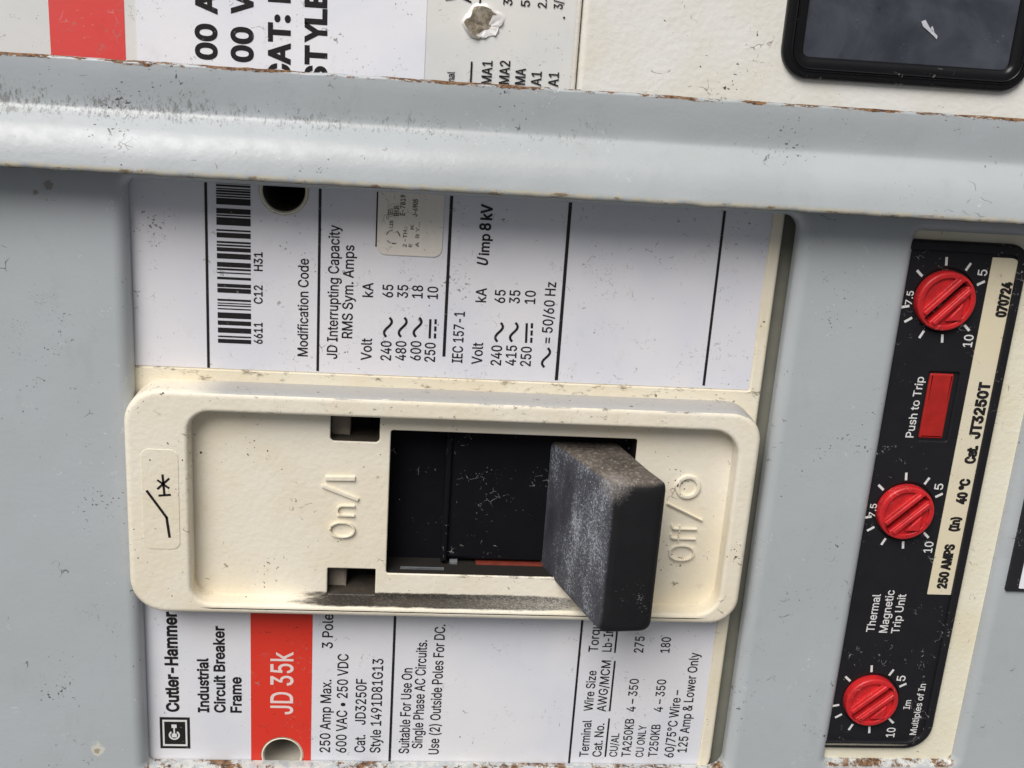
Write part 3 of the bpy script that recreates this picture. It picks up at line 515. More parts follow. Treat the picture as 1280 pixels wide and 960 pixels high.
# ------------------------------------------------------------------ the folded rail across the top
L = railY1 - railY0
prof = [(0.0, 0.52), (0.0, 0.63), (0.012, 0.655), (0.10, 0.650), (0.22, 0.632), (0.34, 0.612), (0.41, 0.606), (0.45, 0.616), (0.49, 0.652), (0.55, 0.722), (0.62, 0.802), (0.70, 0.868), (0.80, 0.922), (0.90, 0.957), (0.955, 0.968), (0.985, 0.95), (1.0, 0.90), (0.998, 0.84), (0.97, 0.80), (0.80, 0.79)]
def cat(p, k=4):
    out = []
    for i in range(len(p) - 1):
        a, b, c, d = p[max(0, i - 1)], p[i], p[i + 1], p[min(len(p) - 1, i + 2)]
        for j in range(k):
            t = j / k
            out.append(tuple(0.5 * ((2 * b[q]) + (-a[q] + c[q]) * t + (2 * a[q] - 5 * b[q] + 4 * c[q] - d[q]) * t * t + (-a[q] + 3 * b[q] - 3 * c[q] + d[q]) * t ** 3) for q in (0, 1)))
    return out + [p[-1]]
pr = [prof[0], prof[1]] + cat(prof[2:], 4)
bm = bmesh.new(); uvl = bm.loops.layers.uv.new('UVMap')
NX = 220; X0, X1 = -11.0, 16.0
rows = []
from mathutils import noise as mn
slope = math.tan(-0.0012)
for i in range(NX + 1):
    x = X0 + (X1 - X0) * i / NX; row = []
    for k, (v, z) in enumerate(pr):
        wob = 0.012 * mn.noise(Vector((x * 0.55, v * 2.0, 0.3))) + 0.006 * mn.noise(Vector((x * 2.1, v * 3.0, 4.3)))
        ey = 0.0
        if v < 0.05 or 0.93 < v: ey = 0.012 * mn.noise(Vector((x * 3.1, 3.0 if v < 0.5 else 9.0, 0))) + 0.008 * mn.noise(Vector((x * 9.0, 5.0 if v < 0.5 else 12.0, 0)))
        row.append(bm.verts.new((x, railY1 - v * L + ey + slope * (x - 2), z + wob)))
    rows.append(row)
for i in range(NX):
    for k in range(len(pr) - 1):
        f = bm.faces.new((rows[i][k], rows[i][k + 1], rows[i + 1][k + 1], rows[i + 1][k]))
        for l, (ii, kk) in zip(f.loops, ((i, k), (i, k + 1), (i + 1, k + 1), (i + 1, k))):
            vv = pr[kk][0] if kk < len(pr) - 10 else min(1.0, 0.985 + 0.015 * (kk - len(pr) + 11) / 5.0)
            l[uvl].uv = (ii / NX, vv)
bm.normal_update()
tag(finish(bm, 'cover_rail', M_rail, smooth=60), 'folded grey painted metal rail with rusty chipped edges running across above the toggle', 'rail')

# ------------------------------------------------------------------ the circuit breaker
CX1 = PX(Z_COVER, (981, 275), (952, 510), (930, 660), (887, 935))
UL = dict(x0=O1x0 - 0.6, x1=PX(0, (963.8, 273), (936.9, 485)), y0=PY(0, (178, 458.3), (500, 469), (937, 485.7)), y1=railY0 + 0.75)
LL = dict(x0=O1x0 - 0.6, x1=PX(0, (895, 779), (875, 935)), y0=O1y0 - 0.25, y1=BY0 - 0.02)
LL['y0'] = PY(0, (500, 962), (700, 962))
brk = thing('circuit_breaker', ((O1x0 + CX1) / 2, (BY0 + BY1) / 2, -3.4), 'large cream industrial circuit breaker with black toggle switched to off inside the middle opening', 'circuit breaker', 'moulded case circuit breakers')
cy0 = LL['y0'] - 0.14; cy1 = railY0 + 0.95
Y_GR0, Y_GR1 = BY1 - 0.05, UL['y0'] + 0.06
M_cover = cream_edge_dirt('grimy_cream_plastic', Y_GR0, Y_GR1)
WX0 = PX(Z_FLOOR, (487, 560), (484, 700)); WX1 = PX(Z_FLOOR, (797, 550)); WY1 = PY(Z_FLOOR, (487, 538), (797, 549)); WY0 = PY(Z_FLOOR, (487, 717), (660, 721))
hc1 = P(355, 238); hc2 = P(353, 943); HR = 0.312
bm = bmesh.new()
pockU = rr(UL['x0'] - 0.015, UL['y0'] - 0.015, UL['x1'] + 0.015, UL['y1'], 0.03); pockL = rr(LL['x0'] - 0.015, LL['y0'], LL['x1'] + 0.015, LL['y1'], (0.05, 0.26, 0.03, 0.05))
well = rr(IX0 + 0.02, IY0 + 0.005, IX1 - 0.02, IY1 - 0.0, 0.1)
plate(bm, rr(O1x0 - 0.8, cy0, CX1, cy1, (0.1, 0.42, 0.15, 0.1)), -3.4, Z_COVER, 0.05, (pockU, pockL, well), hbev=0.012, hz0=-0.05)
def hole_ok(c): return c
# floor of the label pockets, pierced by the mounting holes
plate(bm, rr(O1x0 - 0.7, UL['y0'] - 0.1, UL['x1'] + 0.08, cy1 - 0.1, 0.05), -0.08, 0.004, 0.0, (circ(hc1[0], hc1[1], HR - 0.004),))
plate(bm, rr(O1x0 - 0.7, LL['y0'] - 0.08, LL['x1'] + 0.06, LL['y1'] + 0.1, (0.05, 0.3, 0.05, 0.05)), -0.08, 0.004, 0.0, (circ(hc2[0], hc2[1], HR - 0.004),))
finish(bm, 'cover', M_cover, brk)

def tube(bm, c, r, z0, z1, mi_wall=0, mi_floor=1, n=48, rim=0.035):
    a = circ(c[0], c[1], r, n); rings = [(r, z1), (r - rim * 0.35, z1 + 0.008), (r - rim, z1 - 0.02), (r - rim - 0.02, z0)]
    vr = [[bm.verts.new((c[0] + q * math.cos(2 * math.pi * i / n), c[1] + q * math.sin(2 * math.pi * i / n), z)) for i in range(n)] for q, z in rings]
    for A, B in zip(vr, vr[1:]):
        for i in range(n):
            j = (i + 1) % n; f = bm.faces.new((A[i], A[j], B[j], B[i])); f.material_index = mi_wall if B is vr[-1] else 2
    f = bm.faces.new(vr[-1]); f.material_index = mi_floor
M_bore = plain('soiled_bore', (0.50, 0.47, 0.41), 0.6, 0.3, 0.35, 2.0)
for c in (hc1, hc2):
    bm = bmesh.new(); tube(bm, c, HR, -2.2 if c is hc1 else -1.5, 0.022)
    finish(bm, 'screw_hole', [M_bore if c is hc2 else plain('dark_bore', (0.08, 0.07, 0.06), 0.7), M_dark, M_cream], brk)  # the upper hole's bore is much darker than the lower one's

# upper rating label
bm = bmesh.new()
plate(bm, rr(UL['x0'], UL['y0'], UL['x1'], UL['y1'] - 0.05, 0.03), 0.005, Z_LABEL, 0.0, (circ(hc1[0], hc1[1], HR + 0.015),))
lab = tag(finish(bm, 'rating_label', M_white, brk), 'white label with barcode and interrupting capacity tables above the toggle')
bm = bmesh.new(); T = lambda *a, **k: write(bm, a[0], Z_INK, *a[1:], **k)
T('6611', 328, 430, 404, 10.5, bold=.005); T('C12', 328, 380, 357.5, 10.5, bold=.005); T('H31', 328, 339, 316, 10.5, bold=.005)
T('Modification Code', 384.4, 445.6, 324, 12.5)
T('JD Interrupting Capacity', 421.3, 448.8, 282, 12.8); T('RMS Sym. Amps', 440, 423, 307, 12.8)
T('Volt', 464, 450.6, 423.8, 13); T('kA', 466, 371.6, 354, 13)
def tilde(x0, x1, ya, yb):     # the ~ sign, drawn as a thick wave running up the picture
    n = 26; pts = []
    for i in range(n + 1):
        t = i / n; yy = ya + (yb - ya) * t; xx = (x0 + x1) / 2 + (x0 - x1) / 2 * math.sin(2 * math.pi * (t * 0.86 + 0.07))
        pts.append(P(xx, yy, Z_INK))
    for a, b in zip(pts, pts[1:]): bar(bm, a, b, 0.034, Z_INK)
def dc(x0, x1, ya, yb):
    bar(bm, P(x0, ya, Z_INK), P(x0 + 1, yb, Z_INK), 0.032, Z_INK)
    for i in range(3):
        t0, t1 = i * 0.37, i * 0.37 + 0.26
        bar(bm, P(x1 + t0, ya + (yb - ya) * t0, Z_INK), P(x1 + t1, ya + (yb - ya) * t1, Z_INK), 0.032, Z_INK)
for s, x, k, kx, ky in (('240', 488.5, '65', 491, 372), ('480', 507, '35', 509.6, 372.5), ('600', 525.6, '18', 528, 373)):
    T(s, x, 450.8, 427, 13); T(k, kx, ky, ky - 15.6, 13); tilde(x - 8.5, x + 1.2, 421, 397)
T('250', 543.4, 452.6, 429, 13); T('10', 547, 374, 359, 13); dc(537, 543.6, 423, 399)
T('IEC 157-1', 577.6, 453.8, 390, 12.8); T('Volt', 602.3, 455.6, 429, 13); T('kA', 607.3, 378, 360.6, 13)
for s, x, k, kx, ky in (('240', 626, '65', 631, 379), ('415', 644.5, '35', 649.3, 379.5)):
    T(s, x, 457, 432.4, 13); T(k, kx, ky, ky - 16, 13); tilde(x - 7.0, x + 2.6, 427, 403.5)
T('250', 663, 458, 434, 13); T('10', 668.6, 380, 364, 13); dc(657.5, 664, 428.5, 404)
tilde(677.5, 687.5, 459, 435); T('= 50/60 Hz', 689.3, 429, 353, 12.8)
T('U', 609.3, 332.5, 325, 13, bold=.010, shear=.20); T('imp', 611, 319.5, 293.5, 12, bold=.010); T('8', 613, 288.5, 280.5, 13.5, bold=.014); T('kV', 614.5, 275.5, 257, 13.5, bold=.014)
def vline(p, q, wd=0.036): bar(bm, P(*p, Z_INK), P(*q, Z_INK), wd, Z_INK)
XL = lambda *pts: PX(Z_INK, *pts)
def up(xs, ya, yb, wd=0.036):
    x = XL(*xs); quad(bm, x - wd / 2, PY(Z_INK, (xs[0][0], ya)), x + wd / 2, PY(Z_INK, (xs[0][0], yb)), Z_INK)
up(((257.5, 237.8), (260.3, 459)), 459.5, 215); up(((400.6, 244), (396.6, 463.8)), 464, 215); up(((564.4, 252), (554.7, 445.6)), 446, 215, 0.042)
up(((712.7, 260), (695.4, 475.6)), 476, 215, 0.046); up(((905.3, 270), (879.4, 483)), 483, 215, 0.038)
finish(bm, 'printing', M_ink, lab, 0)
bm = bmesh.new()
bars = [(50, 55), (58, 66), (69, 76), (80, 86), (90, 116), (131, 152), (156, 162), (167, 198), (215, 222), (228, 248), (262, 270), (275, 282), (287, 303), (311, 332), (346, 365), (370, 378), (386, 391), (405, 415), (432, 446), (450, 468), (493, 501), (508, 512), (517, 522), (530, 535), (547, 570), (580, 597), (608, 628), (640, 646), (653, 669), (36, 44), (18, 32)]
bx0, bx1 = XL((270.6, 240), (272, 428)), XL((313.5, 240), (313.5, 428))
for a, b in bars: quad(bm, bx0, P(290, 220 + b / 3.2, Z_INK)[1], bx1, P(290, 220 + a / 3.2, Z_INK)[1], Z_INK)
finish(bm, 'barcode', M_ink, lab, 0)

# foil sticker
SX0, SX1 = PX(0.02, (472, 255), (472, 305)), PX(0.02, (557, 256), (551, 308)); SY0 = PY(0.02, (495, 319.5), (535, 320.5))
bm = bmesh.new(); plate(bm, rr(SX0, SY0, SX1, SY0 + 1.6, 0.12), 0.013, 0.03, 0.006)
t = NT('beige_foil'); c = t.mix(t.noise(2.0, 5.0, 0.6, t.map((6, 0.7, 1))), (0.78, 0.72, 0.64), (0.90, 0.86, 0.79)); c = t.mix(t.mul(t.specks(20, 0.84, 0.03), 0.9), c, (0.08, 0.06, 0.05)); c = t.mix(t.mul(t.squig(5, 0.05, 0.5), 0.6), c, (0.2, 0.16, 0.12))
M_foil = t.done(c, 0.38, None, 0.6, 0.15)
st = tag(finish(bm, 'foil_sticker', M_foil, brk), 'small beige foil sticker with worn tiny printing, half under the rail')
bm = bmesh.new(); ZS = 0.034
for s, x, a, b, h in (('TED', 491, 270, 261.5, 6), ('BKR', 498.6, 270, 257.5, 6.5), ('E-7819', 506, 269.5, 244, 6), ('J-6905', 521.6, 271, 249.5, 6), ('LIS', 491, 285, 276, 4), ('2 -TH.:', 508, 309, 284, 4.5), ('E', 515, 309, 305, 4), ('A  R Y...', 523.5, 309, 278, 4.5), ('K', 517, 287, 281, 4)):
    write(bm, s, ZS, x, a, b, h, bold=.006)
cc = P(491.3, 296, ZS)
for a0, a1 in ((95, 165), (5, 60), (215, 250), (262, 290)): arcband(bm, cc[0], cc[1], 0.083, 0.097, a0, a1, ZS, n=8)
finish(bm, 'printing', ink('worn_ink', (0.06, 0.045, 0.04), (0.55, 0.48, 0.4), 0.52), st, 0)
bm = bmesh.new(); quad(bm, SX0 - 0.022, SY0 + 0.1, SX0 - 0.004, SY0 + 1.6, Z_INK); finish(bm, 'label_slit', M_dark, brk, 0)

# lower rating label
bm = bmesh.new()
plate(bm, rr(LL['x0'], LL['y0'] + 0.012, LL['x1'], LL['y1'] - 0.02, (0.05, 0.24, 0.03, 0.05)), 0.005, Z_LABEL, 0.0, (circ(hc2[0], hc2[1], HR + 0.015),))
lab2 = tag(finish(bm, 'rating_label', dusty_label('clean_white_label', (0.77, 0.765, 0.80), amt=-0.12, gloss=0.36), brk), 'white label with red band and wire size table below the toggle')
bm = bmesh.new(); RX0, RX1 = PX(Z_INK, (313.5, 775), (313.5, 940)), PX(Z_INK, (391, 775), (388.5, 940))
plate(bm, [(RX0, LL['y0'] + 0.02), (RX1, LL['y0'] + 0.02), (RX1, LL['y1'] - 0.03), (RX0, LL['y1'] - 0.03)], 0.0125, 0.0145, 0.0, (circ(hc2[0], hc2[1], HR + 0.012),))
write(bm, 'JD 35k', 0.018, 365.8, 893, 816, 27.5, bold=-.001, mi=1)
finish(bm, 'red_band', [M_red, M_pink], lab2, 0)
bm = bmesh.new()
T('Cutler-Hammer', 223.4, 890, 766.5, 15, bold=.018); T('Industrial', 261, 890.6, 824, 13, bold=.014); T('Circuit Breaker', 281.3, 891, 784, 13, bold=.014); T('Frame', 301.5, 891, 847.5, 13, bold=.014)
T('3 Pole', 415.6, 810.6, 768, 13); T('250 Amp Max.', 412.3, 940.6, 850, 12.8); T('600 VAC • 250 VDC', 432.5, 941, 818, 12.8)
T('Cat.', 455.8, 940.5, 919, 12.8); T('JD3250F', 456.6, 906, 849, 12.8); T('Style 1491D81G13', 475, 941, 824, 12.8)
T('Suitable For Use On', 510.8, 942, 835.6, 12.5); T('Single Phase AC Circuits.', 527.4, 935.6, 800.6, 12.5); T('Use (2) Outside Poles For DC.', 548, 943, 781, 12.5)
T('Terminal', 735, 946, 900.6, 11); T('Wire Size', 740.6, 888.8, 838.8, 11); T('Torque', 747, 815, 772, 11.5)
T('Cat. No.', 751.3, 946, 904.7, 11); T('AWG/MCM', 757, 889.7, 826, 11); T('Lb-In.', 764, 814.7, 784, 11.5)
T('CU/AL', 771, 946, 917, 9.5); T('TA250KB', 787.6, 946, 899, 11); T('4 – 350', 794, 889.7, 849, 11); T('275', 803.7, 816, 796, 11.5)
T('CU ONLY', 803.6, 946.5, 907, 9.5); T('T250KB', 821, 946, 906, 11); T('4 – 350', 828, 890, 849.7, 11); T('180', 836.6, 816, 797, 11.5)
T('60/75°C Wire –', 841.5, 947, 863, 11.5); T('125 Amp & Lower Only', 858, 940.6, 816, 11.5)
for p, a, b in ((756.5, 946, 898), (762, 889, 826), (768.5, 816, 780)):
    x = P(p, a, Z_INK)[0]; quad(bm, x - 0.014, P(p, a, Z_INK)[1], x + 0.014, P(p, b, Z_INK)[1], Z_INK)
x = XL((493.8, 771), (486.9, 952)); quad(bm, x - 0.019, LL['y0'] + 0.02, x + 0.019, LL['y1'] - 0.03, Z_INK)
x = XL((727, 778), (711.6, 957)); quad(bm, x - 0.017, LL['y0'] + 0.02, x + 0.017, LL['y1'] - 0.03, Z_INK)
finish(bm, 'printing', M_ink, lab2, 0)
# square emblem: a ring open at the top with a small post in it, framed
bm = bmesh.new(); ZE = Z_INK
ex0, ex1 = XL((199.5, 900), (200.5, 932)), XL((237, 900), (238, 932)); ey0, ey1 = PY(ZE, (218, 935.5)), PY(ZE, (218, 896.5))
quad(bm, ex0, ey0, ex1, ey1, ZE); W = ex1 - ex0; H = ey1 - ey0
def eb(a, b, c, d): quad(bm, ex0 + W * a, ey1 - H * d, ex0 + W * c, ey1 - H * b, ZE + 0.003, 1)
eb(.09, .08, .91, .14); eb(.09, .86, .91, .92); eb(.09, .14, .15, .86); eb(.85, .14, .91, .86)
ecx, ecy = ex0 + W * .475, ey1 - H * .57
arcband(bm, ecx, ecy, 0.058, 0.083, 140 - 14, 414 - 0, ZE + 0.003, 1, 30)
eb(.39, .23, .56, .34); eb(.45, .34, .50, .52); eb(.39, .52, .56, .64)
finish(bm, 'emblem', [M_ink, M_whiteink], lab2, 0)

# toggle surround: raised rounded frame
bm = bmesh.new()
outer = rr(BX0, BY0, BX1, BY1, (0.50, 0.42, 0.46, 0.50), 12); inner = rr(IX0 + 0.10, IY0 + 0.16, IX1 - 0.06, IY1 - 0.0, (0.22, 0.30, 0.36, 0.24), 10)
# the rim: inner wall leans outwards towards the floor
inner = rr(IX0 - 0.06, IY0 - 0.0, IX1 + 0.10, IY1, (0.28, 0.34, 0.40, 0.30), 10)
plate(bm, outer, Z_COVER - 0.05, Z_RIM, 0.085, (inner,), hbev=0.055, hdraft=0.0, seg=7)
rim = finish(bm, 'toggle_surround', M_rim, brk, 60)
# the floor inside the frame with its window and two notches
NU = (PX(Z_FLOOR, (413, 540)), PY(Z_FLOOR, (440, 552)), PX(Z_FLOOR, (475, 530)), IY1 + 0.03)
NL = (PX(Z_FLOOR, (409, 730)), IY0 + 0.03, PX(Z_FLOOR, (469, 730)), PY(Z_FLOOR, (440, 711)))
bm = bmesh.new()
fl = rr(IX0 - 0.12, IY0 - 0.05, IX1 + 0.16, IY1 + 0.08, 0.2)
wnd = rr(WX0, WY0, WX1, WY1, 0.04); nuL = rr(*NU, 0.06); nlL = rr(*NL, 0.02)
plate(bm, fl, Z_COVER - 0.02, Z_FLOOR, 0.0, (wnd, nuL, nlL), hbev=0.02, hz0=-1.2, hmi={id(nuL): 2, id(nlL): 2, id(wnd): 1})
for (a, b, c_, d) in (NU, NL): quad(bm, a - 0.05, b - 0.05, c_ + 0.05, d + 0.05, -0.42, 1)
xs = NU[0] + 0.27
# shallow steps at the left of both notches, brown shadow painted into their colour
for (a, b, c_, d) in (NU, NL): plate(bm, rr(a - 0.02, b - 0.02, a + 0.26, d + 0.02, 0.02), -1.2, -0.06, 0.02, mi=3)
flo = finish(bm, 'toggle_plate', [M_rim, M_dark, plain('grimy_notch', (0.09, 0.076, 0.06), 0.8, 0.2, 0.7, 8.0), plain('shaded_cream_step', (0.36, 0.31, 0.25), 0.7, 0.3, 0.45, 6.0)], brk, 40)
# raised lettering
def emboss(bm, s, xb, ys, ye, h, bold): write(bm, s, Z_FLOOR + 0.02, xb, ys, ye, h, bold=bold, extrude=0.03)
bm = bmesh.new()
ZF = Z_FLOOR + 0.02
emboss(bm, 'O', 444, 672, 651, 33, -.012); emboss(bm, 'n', 444, 645, 630, 32, -.012)
def rod(a, b, wd, z0=Z_FLOOR - 0.01, z1=Z_FLOOR + 0.045):
    A, B = Vector(P(*a, Z_FLOOR)), Vector(P(*b, Z_FLOOR)); d = (B - A).normalized(); n = Vector((-d.y, d.x)) * wd / 2
    pts = [tuple(A + n), tuple(A - n), tuple(B - n), tuple(B + n)]
    ar = sum(p[0] * q[1] - q[0] * p[1] for p, q in zip(pts, pts[1:] + pts[:1]))
    plate(bm, pts if ar > 0 else pts[::-1], z0, z1, 0.012, seg=2)
rod((403, 606), (448, 624), 0.05); rod((407, 597), (444, 597.5), 0.065)
finish(bm, 'raised_lettering', M_cream, brk, 40); bm = bmesh.new()
emboss(bm, 'Off', 867, 701, 654, 33, -.012)
rod((833, 628), (877, 650), 0.03)
oc = P(859.5, 608, Z_FLOOR)
plate(bm, circ(oc[0], oc[1], 0.185, 40), Z_FLOOR - 0.01, Z_FLOOR + 0.045, 0.015, (circ(oc[0], oc[1], 0.125, 40),), seg=2)
finish(bm, 'raised_lettering', M_cream, brk, 40)

# symbol sticker on the left of the frame
bm = bmesh.new(); zz = Z_RIM
k0, k1 = PX(zz, (176, 600), (180, 660)), PX(zz, (222, 600), (226, 660)); j0, j1 = PY(zz, (205, 686)), PY(zz, (200, 561.5))
plate(bm, rr(k0, j0, k1, j1, 0.11), zz - 0.01, zz + 0.008, 0.004)
stk = finish(bm, 'symbol_sticker', cream_plastic('cream_sticker', (0.80, 0.745, 0.62)), brk)
bm = bmesh.new(); zk = zz + 0.012
def seg(a, b, wd): bar(bm, P(*a, zk), P(*b, zk), wd, zk)
seg((183, 613), (209, 648), 0.036); seg((208, 646), (212, 672), 0.036)
seg((198, 619.5), (213.5, 618.5), 0.032); seg((205.5, 619), (203, 593), 0.032); seg((196.5, 611.5), (211.5, 598), 0.03); seg((196.5, 600), (211.5, 610.5), 0.03)
finish(bm, 'switch_symbol', M_ink, stk, 0)

# black shutter behind the window, its little flags and the toggle
bm = bmesh.new(); xm = PX(-0.2, (561, 545), (556, 710))
plate(bm, rr(WX0 - 0.3, WY0 - 0.3, xm + 0.1, WY1 + 0.3, 0.02), -1.15, -0.34, 0.02)
plate(bm, rr(xm, WY0 + 0.06, WX1 + 0.4, WY1 + 0.3, 0.02), -1.1, -0.20, 0.03)
plate(bm, rr(xm - 0.05, WY0 + 0.02, xm + 0.04, WY1 + 0.3, 0.02), -1.1, -0.13, 0.03)
shut = finish(bm, 'shutter', M_black, brk)
bm = bmesh.new(); plate(bm, rr(PX(.05, (500, 712)), WY0 + 0.004, PX(.05, (555, 712)), PY(.05, (520, 711.5)), 0.01), -0.03, 0.05, 0.01)
plate(bm, rr(PX(-.1, (562, 706)), PY(-.1, (566, 709.5)), PX(-.1, (572, 706)), PY(-.1, (566, 703.5)), 0.01), -0.3, -0.15, 0.01)
finish(bm, 'grey_flag', plain('pale_grey_plastic', (0.22, 0.235, 0.25), 0.5, 0.3, 0.6, 8), shut)
bm = bmesh.new(); plate(bm, rr(PX(-.1, (595, 708)), PY(-.1, (640, 711.0)), PX(-.1, (700, 708)), PY(-.1, (640, 707.5)), 0.01), -0.3, -0.15, 0.01)
finish(bm, 'red_flag', plain('dusty_red_plastic', (0.24, 0.045, 0.028), 0.7, 0.2, 0.6, 8), shut)

bm = bmesh.new()
def corner_ring(x0, y0, x1, y1, r, n=6):
    pts = []
    for cx, cy, a0 in ((x0 + r, y0 + r, 180), (x1 - r, y0 + r, 270), (x1 - r, y1 - r, 0), (x0 + r, y1 - r, 90)):
        for i in range(n + 1):
            a = math.radians(a0 + 90 * i / n); pts.append((cx + r * math.cos(a), cy + r * math.sin(a)))
    return pts
secs = [(-0.6, 1.92, 2.98, -7.62, -5.60, .10), (-0.1, 2.09, 3.08, -7.66, -5.58, .10), (0.45, 2.30, 3.20, -7.70, -5.56, .11), (1.0, 2.50, 3.33, -7.735, -5.54, .12)]
for q in (0, 20, 40, 60, 80, 90):
    k = 1 - math.cos(math.radians(q)); h_ = math.sin(math.radians(q)); R_ = 0.135
    secs.append((1.40 + R_ * h_, 2.655 + R_ * k + 0.02 * h_, 3.435 - R_ * k, -7.765 + R_ * k, -5.51 - R_ * k, 0.135 + 0.02 * k))
prev = None; n = 0
for z, x0, x1, y0, y1, r in secs:
    ring = corner_ring(x0, y0, x1, y1, r)
    if prev is not None and len(ring) != n:
        pass
    n = len(ring)
    vs = [bm.verts.new((x, y, z - 0.10 * (x - x0))) for x, y in ring]
    if prev is not None and len(prev) == len(vs):
        for i in range(n):
            j = (i + 1) % n; bm.faces.new((prev[i], prev[j], vs[j], vs[i]))
    prev = vs
bm.faces.new(prev)
bm.normal_update()
for f in bm.faces:
    nx_, ny_, nz_ = f.normal
    f.material_index = 0
t = NT('dusty_black_rubber'); nx, ny, nz = t.sep(t.geo.outputs['Normal'])[:3]; x, y, z = t.sep(t.pos)[:3]
base = t.mix(t.noise(2.5, 4.0), (0.0085, 0.0085, 0.010), (0.015, 0.015, 0.017))
g = t.noise(30.0, 4.0, 0.85); g2 = t.noise(17.0, 6.0, 0.85, t.map((1, 0.55, 0.8), 0.25, (3, 1, 2))); d = t.noise(1.5, 4.0, 0.6, t.map((1.2, 0.45, 1.0)))
side = t.step(nx, -0.45, -0.85); top = t.step(ny, 0.45, 0.85)
# settled grey dust on the face towards the window: fine film, white rub specks in upright streaks
film = t.mul(side, t.step(t.add(d, t.mul(g, 0.35)), 0.40, 0.85, 0.30, 0.95))
c = t.mix(film, base, (0.090, 0.092, 0.112))
c = t.mix(t.mul(side, t.step(t.add(g2, t.mul(d, 0.45)), 0.76, 0.90, 0.0, 0.9)), c, (0.17, 0.173, 0.20))
c = t.mix(t.mul(side, t.step(t.add(g, t.mul(d, 0.55)), 0.86, 0.93, 0.0, 0.8)), c, (0.46, 0.50, 0.55))
# brown handled dirt on the upper face
tf = t.mul(top, t.step(t.add(d, t.mul(g2, 0.6)), 0.50, 0.95, 0.35, 1.0))
c = t.mix(tf, c, (0.125, 0.107, 0.092)); c = t.mix(t.mul(top, t.step(t.add(g2, t.mul(g, 0.25)), 0.64, 0.74, 0.0, 0.9)), c, (0.33, 0.29, 0.255)); c = t.mix(t.mul(top, t.step(g, 0.60, 0.72, 0.0, 0.7)), c, (0.03, 0.026, 0.022))
# rubbed pale corner
vd = t.n('ShaderNodeVectorMath'); vd.operation = 'DISTANCE'; t.link(t.pos, vd.inputs[0]); vd.inputs[1].default_value = (2.69, -5.56, 1.40)
wearc = t.step(t.add(vd.outputs['Value'], t.mul(g2, 0.35)), 0.30, 0.50, 1.0, 0.0)
c = t.mix(t.mul(wearc, t.step(g, 0.35, 0.65, 0.15, 0.7)), c, (0.30, 0.275, 0.26))
c = t.mix(t.mul(t.specks(26.0, 0.90, 0.03, 1.6), 0.6), c, (0.30, 0.30, 0.31))
nb = t.bump(t.noise(30.0, 4.0, 0.7), 0.35, 0.02); nb = t.bump(t.noise(5.0, 3.0), 0.12, 0.05, nb)
M_handle = t.done(c, 0.62, nb, 0.2)
finish(bm, 'toggle_handle', M_handle, brk, 60)

# ------------------------------------------------------------------ trip unit with its dials
zh, zf, zl = 0.16, 0.20, 0.26
tx0 = O2x0 - 0.5; fx1 = PX(zl, (1258.7, 460), (1210, 700), (1178, 860)); fy1 = PY(zl, (1160, 299), (1240, 306)); fy0 = PY(zl, (1060, 936), (1120, 937))
tu = thing('trip_unit', ((O2x0 + O2x1) / 2, (O2y0 + O2y1) / 2, -3.0), 'black adjustable trip unit faceplate with three red dials in the right opening', 'trip unit')
bm = bmesh.new(); plate(bm, rr(tx0, O2y0 - 0.4, O2x1 + 0.6, O2y1 + 0.4, 0.1), -3.0, zh, 0.03)
finish(bm, 'housing', cream_plastic('pale_cream_plastic', (0.80, 0.765, 0.63)), tu)
dials = [P(1183, 377, 0.28), P(1133, 641.5, 0.28), P(1090, 878, 0.28)]
RD = 0.42
B = (PX(zf, (1161, 470), (1151, 547)), PY(zf, (1165, 549)), PX(zf, (1196, 470), (1182, 548)), PY(zf, (1178, 467.5)))
fout = rr(tx0 + 0.1, fy0, fx1, fy1, (0.1, 0.42, 0.26, 0.1), 8)
bm = bmesh.new()
plate(bm, inset(fout, 0.06), zh - 0.05, zf, 0.0, [circ(c[0], c[1], RD + 0.035) for c in dials] + [rr(B[0] - 0.03, B[1] - 0.03, B[2] + 0.035, B[3] + 0.03, 0.03)], hbev=0.02, hz0=0.0)
plate(bm, fout, zh - 0.05, zl, 0.045, (inset(fout, 0.135),), hbev=0.02)
quad(bm, tx0 + 0.2, fy0 + 0.2, fx1 - 0.2, fy1 - 0.2, zh + 0.004)
fp = finish(bm, 'faceplate', M_face, tu)
bm = bmesh.new(); ZW = zf + 0.004
def Wt(s, xb, ys, ye, h, **k): write(bm, s, ZW, xb, ys, ye, h, **k)
Wt('Push to Trip', 1141.5, 547, 471, 9.8); Wt('Thermal', 1092.5, 790, 743, 10); Wt('Magnetic', 1108.6, 791, 738, 10); Wt('Trip Unit', 1123.6, 791.7, 743, 10)
Wt('Im', 1137, 886.5, 875.5, 8); Wt('Multiples of In', 1144.8, 918.7, 855, 8)
Wt('5', 1233, 345, 337.5, 11.5); Wt('10', 1214.5, 434, 419, 11.5); Wt('5', 1178, 612.5, 605, 10.5); Wt('10', 1164.5, 691, 677.5, 10.5); Wt('5', 1131, 851.5, 845, 10.5); Wt('10', 1117.5, 921.5, 910, 10.5)
Wt('7.5', 1139.5, 381, 364, 8.5); Wt('7.5', 1093.5, 646, 630, 8)
for c in dials:
    for a in (97, 62, 29, -43, -82, -115, -147, -168, 139):
        q = math.radians(a); d = Vector((math.cos(q), math.sin(q))); p = Vector(c)
        bar(bm, tuple(p + d * (RD + 0.075)), tuple(p + d * (RD + 0.195)), 0.036, ZW)
finish(bm, 'printing', M_whiteink, fp, 0)

